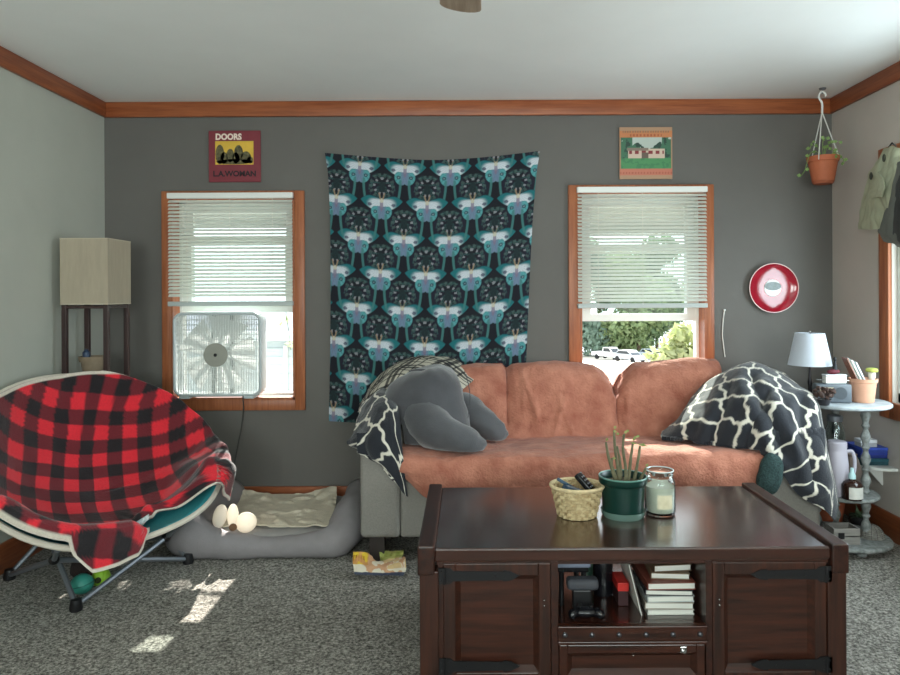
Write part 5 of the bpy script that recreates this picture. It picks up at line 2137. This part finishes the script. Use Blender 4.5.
for (x, y) in posts:
    for (z0, z1, n) in ((.275, .712, 4), (.054, .255, 2)):
        b = B()
        b.lathe(turned(z0, z1, n), c=(x, y, 0), seg=16)
        b.done('post', M_PAINTD, st)
for k in range(3):
    w_ = 2 * PI * k / 3 + .5
    b = B()
    b.sell((tx + .16 * math.cos(w_), ty_ + .16 * math.sin(w_), .016), (.026, .026, .016), nu=14, nv=8)
    b.done('foot', M_PAINTD, st)

# --- table lamp
lx, ly = P(810, 390, 3.62).x, 3.62
tz = .7345
tl_ = thing('table_lamp', 'small table lamp with white tapered shade on the round side table', 'lamp', (lx, ly, tz))
b = B()
b.lathe([(0, 0), (.05, 0), (.052, .008), (.03, .018), (.012, .03), (.008, .06), (.012, .085), (.007, .11), (.0065, .19), (.013, .195), (.014, .23), (.006, .235), (0, .235)], c=(lx, ly, tz), seg=24)
b.done('base', mat('dark_bronze', (40, 38, 42), 0.35, metal=.5), tl_)
b = B()
b.lathe([(.0075, .185), (.012, .19), (.014, .205), (.012, .215), (.0075, .22)], c=(lx, ly, tz), seg=18)
b.done('brass_collar', mat('brass', (190, 160, 96), 0.3, metal=1), tl_)
zb, zt = P(810, 365, 3.62).z, P(810, 333, 3.62).z
b = B()
b.lathe([(.106, zb), (.071, zt), (.0695, zt), (.1045, zb)], c=(lx, ly, 0), seg=48)
for v in b.bm.verts:
    pass
b.bm.faces.ensure_lookup_table()
b.done('lamp_shade', mat('white_lampshade', (196, 202, 212), 0.85, bump=.1, bs=300, translucent=.15), tl_)
b = B()
for k in range(3):
    w_ = 2 * PI * k / 3
    b.cyl((lx, ly, zt - .006), (lx + .07 * math.cos(w_), ly + .07 * math.sin(w_), zt - .004), .0018, seg=6)
b.cyl((lx, ly, tz + .235), (lx, ly, zt), .003, seg=8)
b.done('shade_spider', M_CHROME, tl_)
b = B()
b.lathe([(0, 0), (.006, 0), (.009, .006), (.006, .012), (0, .016)], c=(lx, ly, zt - .001), seg=14)
b.done('finial', M_CHROME, tl_)
b = B()
b.lathe([(0, .235), (.014, .236), (.014, .255), (.025, .28), (.025, .295), (.012, .312), (0, .314)], c=(lx, ly, tz), seg=18)
b.done('bulb', bpy.data.materials['bulb_glass'], tl_)

# --- grey radio
rx0, rx1 = P(816, 390, 3.48).x, P(850, 390, 3.48).x
M = Matrix.Translation(((rx0 + rx1) / 2, 3.49, tz)) @ Matrix.Rotation(-.12, 4, 'Z')
hw = (rx1 - rx0) / 2
ra = thing('radio', 'grey portable radio on the side table in front of the lamp', 'radio', ((rx0 + rx1) / 2, 3.49, tz))
b = B(M)
b.box(-hw, hw, -.03, .03, .001, .095, .010, 3)
b.done('radio_case', mat('grey_radio_plastic', (84, 91, 98), 0.4), ra, angle=50)
b = B(M)
b.lathe([(0, 0), (.03, 0), (.03, .003), (0, .003)], seg=24)
for v in b.bm.verts:
    v.co = M @ Vector(((M.inverted() @ v.co).x + hw * .35, -.030 - (M.inverted() @ v.co).z, .05 + (M.inverted() @ v.co).y))
b.done('speaker_grille', mat('radio_grille', (64, 70, 76), 0.6, bump=.5, bs=600), ra)
b = B(M)
b.box(-hw * .8, -hw * .05, -.033, -.030, .055, .08)
b.done('dial_window', mat('radio_dial', (160, 150, 130), 0.3), ra, smooth=False)
b = B(M)
b.tube([(hw - .004, 0, .08), (hw - .004, 0, .11), (-hw + .01, 0, .113)], .0022, 6)
b.done('antenna', M_CHROME, ra)
# dried flower bunch in front of the radio
df = thing('dried_flowers', 'bunch of dried brown flower heads in a small bowl beside the radio', 'flowers', (P(822, 396, 3.44).x, 3.40, tz))
fxx = P(823, 396, 3.41).x
b = B()
b.lathe([(0, 0), (.022, 0), (.034, .022), (.036, .03), (.032, .028), (0, .012)], c=(fxx, 3.405, tz + .001), seg=20)
b.done('bowl', mat('dark_bowl', (50, 50, 56), 0.4), df)
b = B()
rr = random.Random(8)
for k in range(26):
    c = Vector((fxx + rr.uniform(-.042, .042), 3.405 + rr.uniform(-.03, .03), tz + .036 + rr.uniform(0, .05)))
    b.sell(c, (.011, .011, .010), nu=8, nv=6)
b.wob(.004, 90)
b.done('flower_heads', mat('dried_petals', (84, 62, 54), 0.9, c2=(44, 36, 34), vs=60), df)
# white tin box on the radio
wx0, wx1 = P(823.5, 376, 3.50).x, P(844, 376, 3.50).x
z0 = tz + .0965
wb = thing('white_box', 'white square tin box standing on top of the grey radio', 'box', ((wx0 + wx1) / 2, 3.50, z0))
b = B()
b.box(wx0, wx1, 3.475, 3.515, z0, z0 + .034, .003)
b.done('box_body', M_WHITE, wb, smooth=False)
b = B()
b.box(wx0 - .002, wx1 + .002, 3.473, 3.517, z0 + .0345, z0 + .044, .003)
b.done('lid', mat('off_white_lid', (200, 204, 206), 0.4), wb, smooth=False)
# small dark figurine on the box
fg = thing('figurine', 'small dark red and black figurine on top of the white tin box', 'figurine', ((wx0 + wx1) / 2 - .005, 3.495, z0 + .0445))
fx = (wx0 + wx1) / 2
b = B()
b.sell((fx - .004, 3.495, z0 + .057), (.034, .018, .012), nu=16, nv=8).wob(.005, 60)
b.done('figure_base', mat('dark_red_fabric', (92, 30, 42), 0.7), fg)
b = B()
b.tube([(fx + .004, 3.497, z0 + .055), (fx + .006, 3.497, z0 + .085), (fx + .004, 3.497, z0 + .115)], [.013, .009, .005], 10)
b.sell((fx + .004, 3.497, z0 + .118), (.009, .009, .011), nu=10, nv=8)
b.done('figure_body', mat('black_figure', (26, 26, 30), 0.6), fg)
# terracotta pink pot with magazines
px_ = P(863, 395, 3.50).x
pz = tz + .001
pp = thing('planter', 'pinkish terracotta pot used as a magazine holder on the side table', 'pot', (px_, 3.50, pz))
b = B()
b.lathe([(0, 0), (.048, 0), (.050, .004), (.0605, .098), (.0655, .100), (.067, .118), (.062, .118), (.0575, .100), (.046, .008), (0, .006)], c=(px_, 3.50, pz), seg=40)
b.done('pot', mat('pink_terracotta', (202, 152, 126), 0.8, var=.05, vs=20), pp)
mags = [((.44, .006), (128, 84, 66)), ((.44, .0145), (70, 92, 72)), ((.44, .023), (196, 192, 180)), ((.44, .0315), (90, 106, 100)), ((.44, .040), (206, 210, 212))]
mlb = ['brown magazine leaning leftmost in the terracotta pot', 'dark green magazine second from the left in the terracotta pot', 'cream magazine in the middle of the terracotta pot',
       'grey-green magazine second from the right in the terracotta pot', 'white magazine rightmost in the terracotta pot']
for i, ((an, dx), cv) in enumerate(mags):
    t = thing('magazine', mlb[i], 'magazine', (px_ + dx, 3.5, pz + .012), 'magazines in the terracotta pot')
    M = Matrix.Translation((px_ + dx, 3.497, pz + .012)) @ Matrix.Rotation(-an, 4, 'Y')
    b = B(M)
    b.box(-.003, .003, -.026 + .006 * (i % 2), .026, 0, .232 - .006 * i)
    b.done('magazine_pages', mat('magazine_print', cv, 0.4, var=.3, vs=40), t, smooth=False)
    b = B(M)
    b.box(.0031, .0039, -.0265 + .006 * (i % 2), .0265, 0, .233 - .006 * i)
    b.done('magazine_cover', mat('magazine_back', (210, 212, 212), 0.35), t, smooth=False)
# mushroom-like brush
mx_ = px_ + .030
ms_ = thing('scrub_brush', 'small white brush with yellow-green top sticking out of the terracotta pot', 'brush', (mx_, 3.475, pz + .01))
b = B()
b.lathe([(0, .012), (.010, .012), (.011, .11), (.016, .125), (.017, .15), (0, .152)], c=(mx_, 3.475, pz), seg=18)
b.done('handle', mat('cream_handle', (220, 214, 196), 0.5), ms_)
b = B()
b.lathe([(0, .1525), (.026, .1525), (.029, .160), (.024, .170), (0, .174)], c=(mx_, 3.475, pz), seg=22)
b.done('brush_top', mat('lime_sponge', (168, 174, 84), 0.8, bump=.4, bs=150), ms_)

# --- middle shelf: pitcher, glass jar, bottles
mz = .2755
qx = P(836, 470, 3.50).x
pi_ = thing('pitcher', 'pale lilac pitcher with curved handle on the middle shelf of the side table', 'pitcher', (qx, 3.49, mz))
b = B()
b.lathe([(0, 0), (.05, 0), (.054, .006), (.052, .15), (.046, .215), (.044, .225), (.046, .24), (.046, .262), (.040, .268), (0, .268)], c=(qx, 3.49, mz), seg=32)
b.done('jug_body', mat('pale_lilac_plastic', (178, 173, 184), 0.35), pi_)
b = B()
C = cr(np.array([(qx + .044, 3.488, mz + .215), (qx + .072, 3.483, mz + .215), (qx + .083, 3.48, mz + .17), (qx + .077, 3.48, mz + .11), (qx + .05, 3.487, mz + .085)]), 20)
b.tube([Vector(c_) for c_ in C], .0085, 9)
b.done('handle', mat('pale_lilac_handle', (188, 184, 196), 0.35), pi_)
gxj = P(831, 430, 3.62).x
gj = thing('glass_jar', 'tall clear glass jar with metal lid behind the pitcher on the side table', 'jar', (gxj + .01, 3.60, mz))
b = B()
b.lathe([(0, 0), (.044, 0), (.048, .006), (.048, .30), (.036, .33), (.034, .345), (.031, .345), (.033, .328), (.045, .298), (.045, .01), (0, .006)], c=(gxj + .012, 3.605, mz), seg=30)
b.done('glass', mat('thick_jar_glass', (226, 236, 236), 0.05, trans=1.0, ior=1.35), gj)
b = B()
b.lathe([(0, .346), (.037, .346), (.038, .350), (.038, .372), (.034, .376), (0, .376)], c=(gxj + .012, 3.605, mz), seg=30)
b.done('metal_lid', M_STEEL, gj)
bxx = P(853, 485, 3.41).x
bo = thing('bottle', 'squat dark brown bottle with a white label on the middle shelf', 'bottle', (bxx, 3.418, mz))
b = B()
b.lathe([(0, 0), (.044, 0), (.047, .005), (.047, .068), (.038, .082), (.016, .092), (.014, .098), (0, .098)], c=(bxx, 3.418, mz), seg=30)
b.done('bottle_body', mat('brown_glass', (44, 26, 20), 0.12), bo)
b = B()
for k in range(14):
    a0 = -2.35 + 2.0 * k / 14
    a1 = -2.35 + 2.0 * (k + 1) / 14
    r_ = .0478
    p0 = (bxx + r_ * math.cos(a0), 3.418 + r_ * math.sin(a0), mz + .008)
    p1 = (bxx + r_ * math.cos(a1), 3.418 + r_ * math.sin(a1), mz + .008)
    b.quad(p0, p1, (p1[0], p1[1], mz + .064), (p0[0], p0[1], mz + .064))
b.done('paper_label', mat('white_label', (216, 214, 206), 0.6, c2=(196, 196, 190), vs=30), bo)
b = B()
b.lathe([(0, .0985), (.017, .0985), (.017, .115), (.010, .128), (.007, .15), (0, .152)], c=(bxx, 3.418, mz), seg=18)
b.done('nozzle_cap', mat('pale_aqua_cap', (176, 210, 212), 0.4), bo)
b2x = P(852, 455, 3.60).x
wbx = thing('ceramic_vase', 'grey-brown stoneware vase at the back of the middle shelf', 'vase', (b2x, 3.62, mz))
b = B()
b.lathe([(0, 0), (.03, 0), (.042, .05), (.044, .10), (.03, .15), (.022, .165), (.026, .178), (.021, .176), (.018, .165), (0, .16)], c=(b2x + .0, 3.60, mz), seg=28)
b.done('vase_body', mat('stoneware', (126, 112, 104), 0.6, var=.15, vs=20), wbx)

# --- bottom shelf: crate and wire basket
bz = .0545
q0, q1 = P(836, 520, 3.42).x - .02, P(858, 520, 3.42).x
cr8 = thing('crate', 'small grey wooden crate on the bottom shelf of the side table', 'crate', ((q0 + q1) / 2, 3.45, bz))
b = B()
for (x0, x1, y0, y1) in ((q0, q1, 3.40, 3.408), (q0, q1, 3.492, 3.5), (q0, q0 + .008, 3.408, 3.492), (q1 - .008, q1, 3.408, 3.492)):
    for k in range(2):
        b.box(x0, x1, y0, y1, bz + .001 + k * .042, bz + .038 + k * .042, .002)
b.box(q0 + .008, q1 - .008, 3.408, 3.492, bz + .001, bz + .007)
b.done('crate_slats', wood('weathered_grey_wood', (112, 108, 104), (146, 142, 136), .7, 'x'), cr8, smooth=False)
b = B()
b.box(q0 + .02, q0 + .05, 3.3985, 3.3998, bz + .03, bz + .06)
b.done('label_plate', M_IRON, cr8, smooth=False)
wxx = P(873, 528, 3.50).x
wr = thing('wicker_dome', 'round grey woven dome lying on the bottom shelf of the side table', 'basket', (wxx, 3.50, bz))
b = B()
for k in range(10):
    a = PI / 2 * k / 10
    b.tube([(wxx + .056 * math.cos(a) * math.cos(t), 3.51 + .05 * math.cos(a) * math.sin(t), bz + .004 + .058 * math.sin(a)) for t in np.linspace(0, 2 * PI, 29)[:-1]], .0035, 5, closed=True)
b.done('weave', mat('grey_wicker', (110, 106, 100), 0.8, c2=(156, 152, 144), vs=60), wr)
b = B()
for t in np.linspace(0, 2 * PI, 13)[:-1]:
    b.tube([(wxx + .057 * math.cos(a) * math.cos(t), 3.51 + .051 * math.cos(a) * math.sin(t), bz + .004 + .06 * math.sin(a)) for a in np.linspace(0, PI / 2 * .97, 8)], .002, 5)
b.done('ribs', mat('dark_wicker', (80, 76, 72), 0.8), wr)

# --- terracotta pots on the floor behind the side table
M_TC = mat('terracotta_clay', (170, 92, 62), 0.8, var=.08, vs=16, bump=.1, bs=60)
M_DLEAF = mat('dark_leaves', (34, 52, 40), 0.5, c2=(60, 84, 58), vs=30)


def leafy(root, x, y, z, n, L, w_, seed, m, droop=0.4):
    rr = random.Random(seed)
    b = B()
    for k in range(n):
        a = rr.uniform(0, 2 * PI)
        el = rr.uniform(.25, 1.3)
        d = Vector((math.cos(a) * math.cos(el), math.sin(a) * math.cos(el), math.sin(el)))
        s = d.cross(Vector((0, 0, 1))).normalized()
        LL = L * rr.uniform(.6, 1.1)
        p0 = Vector((x, y, z))
        p1 = p0 + d * LL * .5
        p2 = p0 + d * LL - Vector((0, 0, droop * LL * .4))
        ww = w_ * rr.uniform(.7, 1.2)
        for (A, C_, wa, wb_) in ((p0, p1, .15, 1), (p1, p2, 1, .05)):
            b.quad(A - s * ww * wa, A + s * ww * wa, C_ + s * ww * wb_, C_ - s * ww * wb_)
    bmesh.ops.remove_doubles(b.bm, verts=b.bm.verts, dist=1e-4)
    return b.done('leaves', m, root)


tpx, tpy = 2.02, 3.93
t1 = thing('potted_plant', 'dark leafy plant in a terracotta pot on the floor behind the side table', 'plant', (tpx, tpy, 0))
b = B()
b.lathe([(0, 0.001), (.075, .001), (.10, .17), (.112, .172), (.115, .205), (.104, .205), (.098, .17), (0, .165)], c=(tpx, tpy, 0), seg=36)
b.done('pot', M_TC, t1)
b = B()
b.lathe([(0, .175), (.099, .172)], c=(tpx, tpy, 0), seg=24)
b.done('soil', bpy.data.materials['soil'], t1)
leafy(t1, tpx, tpy, .17, 26, .13, .018, 4, M_DLEAF)
t2 = thing('potted_plant', 'small dark green rosette plant on the floor between side table and right wall', 'plant', (2.1, 3.68, 0))
b = B()
b.lathe([(0, .001), (.035, .001), (.045, .06), (.048, .06), (.048, .075), (.043, .075), (.04, .06), (0, .058)], c=(2.12, 3.79, 0), seg=28)
b.done('pot', mat('black_nursery_pot', (36, 36, 36), 0.5), t2)
leafy(t2, 2.12, 3.79, .062, 30, .075, .009, 9, mat('striped_leaves', (40, 62, 44), 0.5, c2=(110, 132, 100), vs=60))

# --- white wall shelf with boxes
sy0, sy1 = 3.57, 3.86
ws = thing('wall_shelf', 'small white rounded shelf on the right wall behind the side table', 'shelf', (2.2, 3.7, .355))
b = B()
pts = [(2.199, sy0, .368), (2.199, sy1, .368)]
for k in range(9):
    a = PI / 2 + PI * k / 8
    pts.append((2.155 + .10 * math.cos(a) * 1.0, (sy0 + sy1) / 2 + (sy1 - sy0) / 2 * math.sin(a), .368))
b.prism(pts, (0, 0, .014))
b.done('board', mat('white_shelf_paint', (214, 216, 212), 0.5), ws, smooth=False)
b = B()
b.prism([(2.199, 3.70, .367), (2.10, 3.70, .367), (2.199, 3.70, .26)], (0, .018, 0))
b.done('bracket', mat('white_bracket', (206, 206, 202), 0.5), ws, smooth=False)
zz = .3825


def flatbox(lb, px0, px1, Y, dpt, h_, c, z, rot=0.0, g='boxes on the white wall shelf', extra=None):
    x0, x1 = P(px0, 460, Y).x, P(px1, 460, Y).x
    x1 = min(x1, 2.192)
    t = thing('board_game_box', lb, 'box', ((x0 + x1) / 2, Y, z), g)
    b = B()
    b.box(x0, x1, Y, Y + dpt, z, z + h_ * .55)
    b.done('box_body', mat('box_side', tuple(int(v * .8) for v in c), 0.5, var=.2, vs=30), t, smooth=False)
    b = B()
    b.box(x0 - .0015, x1 + .0015, Y - .0015, Y + dpt + .0015, z + h_ * .56, z + h_, .001)
    b.done('lid', mat('box_lid', c, 0.45, var=.15, vs=25), t, smooth=False)
    return z + h_ + .001


zz = flatbox('dark teal box at the bottom of the pile on the white wall shelf', 862, 892, 3.64, .17, .034, (38, 84, 96), zz)
zz = flatbox('blue box second from the bottom on the white wall shelf', 861, 890, 3.65, .16, .028, (44, 62, 150), zz)
zz = flatbox('bright blue box third from the bottom on the white wall shelf', 862, 890, 3.645, .16, .026, (58, 84, 186), zz)
zz = flatbox('small white box on top of the blue boxes on the wall shelf', 861, 877, 3.66, .06, .038, (214, 218, 224), zz)

# ================================================================== hanging planter near the right corner
hx, hy = P(823, 160, 3.98).x, 3.98
zc, zp0, zp1 = P(823, 97, 3.98).z, P(823, 184, 3.98).z, P(823, 157, 3.98).z
hp = thing('hanging_planter', 'terracotta hanging planter with trailing plant in the right corner near the ceiling', 'planter', (hx, hy, zp0))
b = B()
R0 = .083
b.lathe([(0, zp0 + .012), (.045, zp0 + .012), (.058, zp0 + .016), (R0 - .006, zp1 - .03), (R0, zp1 - .028), (R0 + .004, zp1), (R0 - .004, zp1), (R0 - .01, zp1 - .028), (0, zp1 - .03)], c=(hx, hy, 0), seg=36)
b.done('pot', mat('hanging_terracotta', (176, 98, 66), 0.7, var=.08, vs=14), hp)
b = B()
b.lathe([(0, zp0), (.05, zp0), (.058, zp0 + .014), (.05, zp0 + .014), (0, zp0 + .008)], c=(hx, hy, 0), seg=30)
b.done('saucer', mat('terracotta_saucer', (160, 88, 60), 0.7), hp)
top_ = Vector((P(822, 108, 3.98).x, hy, P(822, 112, 3.98).z))
for k in range(3):
    w_ = 2 * PI * k / 3 - .2
    e = Vector((hx + (R0 + .002) * math.cos(w_), hy + (R0 + .002) * math.sin(w_), zp1 - .006))
    b = B()
    b.tube([top_, e, e - Vector((0, 0, .02))], .0045, 6, sq=(1, .6))
    b.done('strap', M_WHITE, hp)
b = B()
hk = [(top_.x, hy, top_.z - .004), (top_.x, hy, top_.z + .05), (top_.x - .018, hy, top_.z + .085), (top_.x - .004, hy, top_.z + .115), (top_.x + .018, hy, top_.z + .105), (top_.x + .022, hy, top_.z + .088)]
C = cr(np.array(hk), 24)
b.tube([Vector(c_) for c_ in C], .0062, 8)
b.done('hook', M_WHITE, hp)
b = B()
b.cyl((top_.x + .004, hy, ZC), (top_.x + .004, hy, top_.z + .103), .004, seg=8)
b.lathe([(0, ZC - .008), (.016, ZC - .008), (.02, ZC), (0, ZC)], c=(top_.x + .004, hy, 0), seg=16)
b.done('ceiling_screw', M_STEEL, hp)
M_VINE = mat('vine_green', (92, 128, 62), 0.5, c2=(140, 164, 96), vs=40)
lv = []
rr = random.Random(6)
trails = [[(0, 0, 0), (-.05, -.02, .05), (-.09, -.03, .03), (-.12, -.035, -.06), (-.15, -.04, -.10)], [(0, 0, 0), (-.03, .0, .08), (-.065, -.01, .10), (-.08, -.01, .06)],
          [(0, 0, 0), (.02, -.02, .09), (.05, -.02, .11), (.085, -.03, .10)], [(0, 0, 0), (.0, -.03, .07), (.02, -.06, .05), (.04, -.09, .0)], [(0, 0, 0), (-.02, -.04, .1), (-.01, -.06, .12)],
          [(0, 0, 0), (.05, -.04, .04), (.085, -.05, .0), (.09, -.055, -.03)]]
for tr_ in trails:
    C = cr(np.array([(hx + a, hy + c_, zp1 - .02 + d) for a, c_, d in tr_]), 16)
    b = B()
    b.tube([Vector(q_) for q_ in C], .0018, 5)
    b.done('stem', M_VINE, hp)
    for k in range(5, 16, 3):
        lv.append(Vector(C[k]))
for c in lv:
    w_ = rr.uniform(0, 2 * PI)
    a = Vector((math.cos(w_), rr.uniform(-.5, .3), math.sin(w_) * .6)) * .026
    n_ = a.cross(Vector((0, 1, .3))).normalized() * .011
    b = B()
    b.prism([c, c + a * .45 + n_, c + a, c + a * .45 - n_], (0, .001, 0))
    b.done('leaf', M_VINE, hp, smooth=False)

# ================================================================== jackets on the right wall


def XP(px, py, X):
    """point at pixel (px, py) on the plane x = X"""
    Y = X * FPX / (px - VX)
    v = P(px, py, Y)
    return (v.x, v.y, v.z)


def xpatch(rows, nv, nu):
    C = np.array([[XP(*q_) for q_ in r] for r in rows], dtype=float)
    G = cr(C, nv)
    return np.swapaxes(cr(np.swapaxes(G, 0, 1), nu), 0, 1)


M_OLIVE = mat('olive_canvas', (172, 176, 150), 0.8, var=.06, vs=20, bump=.2, bs=200)
M_GJ = mat('grey_softshell', (104, 108, 102), 0.75, var=.06, vs=20, bump=.2, bs=200)
M_GJD = mat('dark_grey_softshell', (56, 60, 60), 0.75, var=.05, vs=20, bump=.2, bs=200)
# olive coat
oc = thing('hanging_jacket', 'olive canvas jacket hanging on the right wall, left of the grey jacket', 'jacket', (2.14, 3.6, 1.6), 'jackets on the right wall')
rows = [[(884, 149, 2.185), (888, 147, 2.13), (893, 146, 2.09), (900, 149, 2.09), (915, 152, 2.13), (930, 155, 2.185)],
        [(877, 163, 2.185), (882, 162, 2.11), (889, 160, 2.06), (898, 160, 2.05), (915, 163, 2.09), (932, 165, 2.185)],
        [(869, 178, 2.185), (876, 179, 2.08), (885, 178, 2.03), (896, 178, 2.02), (914, 180, 2.07), (934, 182, 2.185)],
        [(866, 194, 2.185), (873, 195, 2.08), (882, 196, 2.03), (894, 196, 2.02), (913, 198, 2.06), (936, 200, 2.185)],
        [(863, 212, 2.185), (871, 213, 2.08), (880, 213, 2.04), (892, 213, 2.03), (913, 215, 2.07), (937, 217, 2.185)],
        [(860, 229, 2.185), (869, 229.5, 2.09), (878, 229, 2.05), (890, 230, 2.04), (913, 231, 2.08), (938, 233, 2.185)]]
V = xpatch(rows, 90, 90)
V = wrinkle(V, .022, (9, 9, 6), 3.0, 2)
V = wrinkle(V, .008, (24, 24, 12), 7.0, 2)
V[..., 0] = np.minimum(V[..., 0], 2.192)
grid_mesh('jacket_body', V, M_OLIVE, oc, thick=.004)
rows = [[(878, 172, 2.04), (874, 176, 2.05), (870, 184, 2.08)], [(884, 184, 1.99), (879, 188, 2.0), (870, 192, 2.05)], [(881, 197, 1.985), (878, 197, 1.99), (871, 199, 2.05)]]
V = xpatch(rows, 24, 24)
V = wrinkle(V, .006, 20, 2.0)
grid_mesh('pocket_flap', V, M_OLIVE, oc, thick=.006)
for (px, py) in ((871, 176), (884, 158)):
    c = XP(px, py, 2.03)
    b = B()
    b.sell(c, (.006, .012, .020), nu=14, nv=8)
    b.done('opening_shade', mat('opening_shade_dark', (52, 54, 46), 0.8), oc)  # dark lumps whose colour stands for shade inside the jacket's openings
b = B()
b.tube([XP(889, 147, 2.12), XP(892, 143, 2.15), XP(896, 146, 2.12)], .004, 6)
b.done('hang_loop', M_GJD, oc)
# grey coat
gcoat = thing('hanging_jacket', 'grey jacket hanging on the right wall beside the window, in front of the olive one', 'jacket', (2.1, 3.45, 1.5), 'jackets on the right wall')
rows = [[(901, 163, 2.05), (905, 160, 2.0), (912, 160, 1.97), (925, 163, 1.98), (945, 168, 2.05), (960, 172, 2.17)],
        [(894, 180, 2.05), (899, 178, 1.98), (908, 177, 1.94), (924, 180, 1.95), (947, 185, 2.02), (966, 190, 2.17)],
        [(888, 200, 2.05), (894, 199, 1.97), (905, 199, 1.92), (924, 202, 1.93), (950, 206, 2.0), (970, 210, 2.17)],
        [(882, 218, 2.06), (890, 219, 1.97), (903, 221, 1.92), (924, 224, 1.93), (950, 228, 2.0), (972, 232, 2.17)],
        [(879, 230, 2.07), (887, 236, 1.98), (901, 240, 1.93), (924, 243, 1.94), (950, 246, 2.0), (974, 250, 2.17)],
        [(882, 234, 2.10), (889, 242, 2.03), (901, 247, 1.98), (924, 251, 1.98), (950, 254, 2.04), (974, 258, 2.18)]]
V = xpatch(rows, 90, 100)
V = wrinkle(V, .018, (8, 8, 5), 5.0, 2)
V[..., 0] = np.minimum(V[..., 0], 2.19)
grid_mesh('jacket_body', V, M_GJ, gcoat, thick=.005)
rows = [[(903, 176, 1.96), (908, 174, 1.935), (918, 175, 1.92)], [(896, 200, 1.96), (904, 201, 1.91), (916, 204, 1.89)], [(891, 225, 1.97), (900, 232, 1.91), (914, 236, 1.90)], [(893, 234, 1.97), (901, 241, 1.925), (914, 245, 1.92)]]
V = xpatch(rows, 40, 26)
V = wrinkle(V, .010, 10, 2.0)
grid_mesh('sleeve', V, M_GJD, gcoat, thick=.010)
b = B()
b.tube([XP(912, 160, 1.98), XP(916, 154, 2.06), XP(920, 161, 1.98)], .004, 6)
b.done('hang_loop', M_GJD, gcoat)
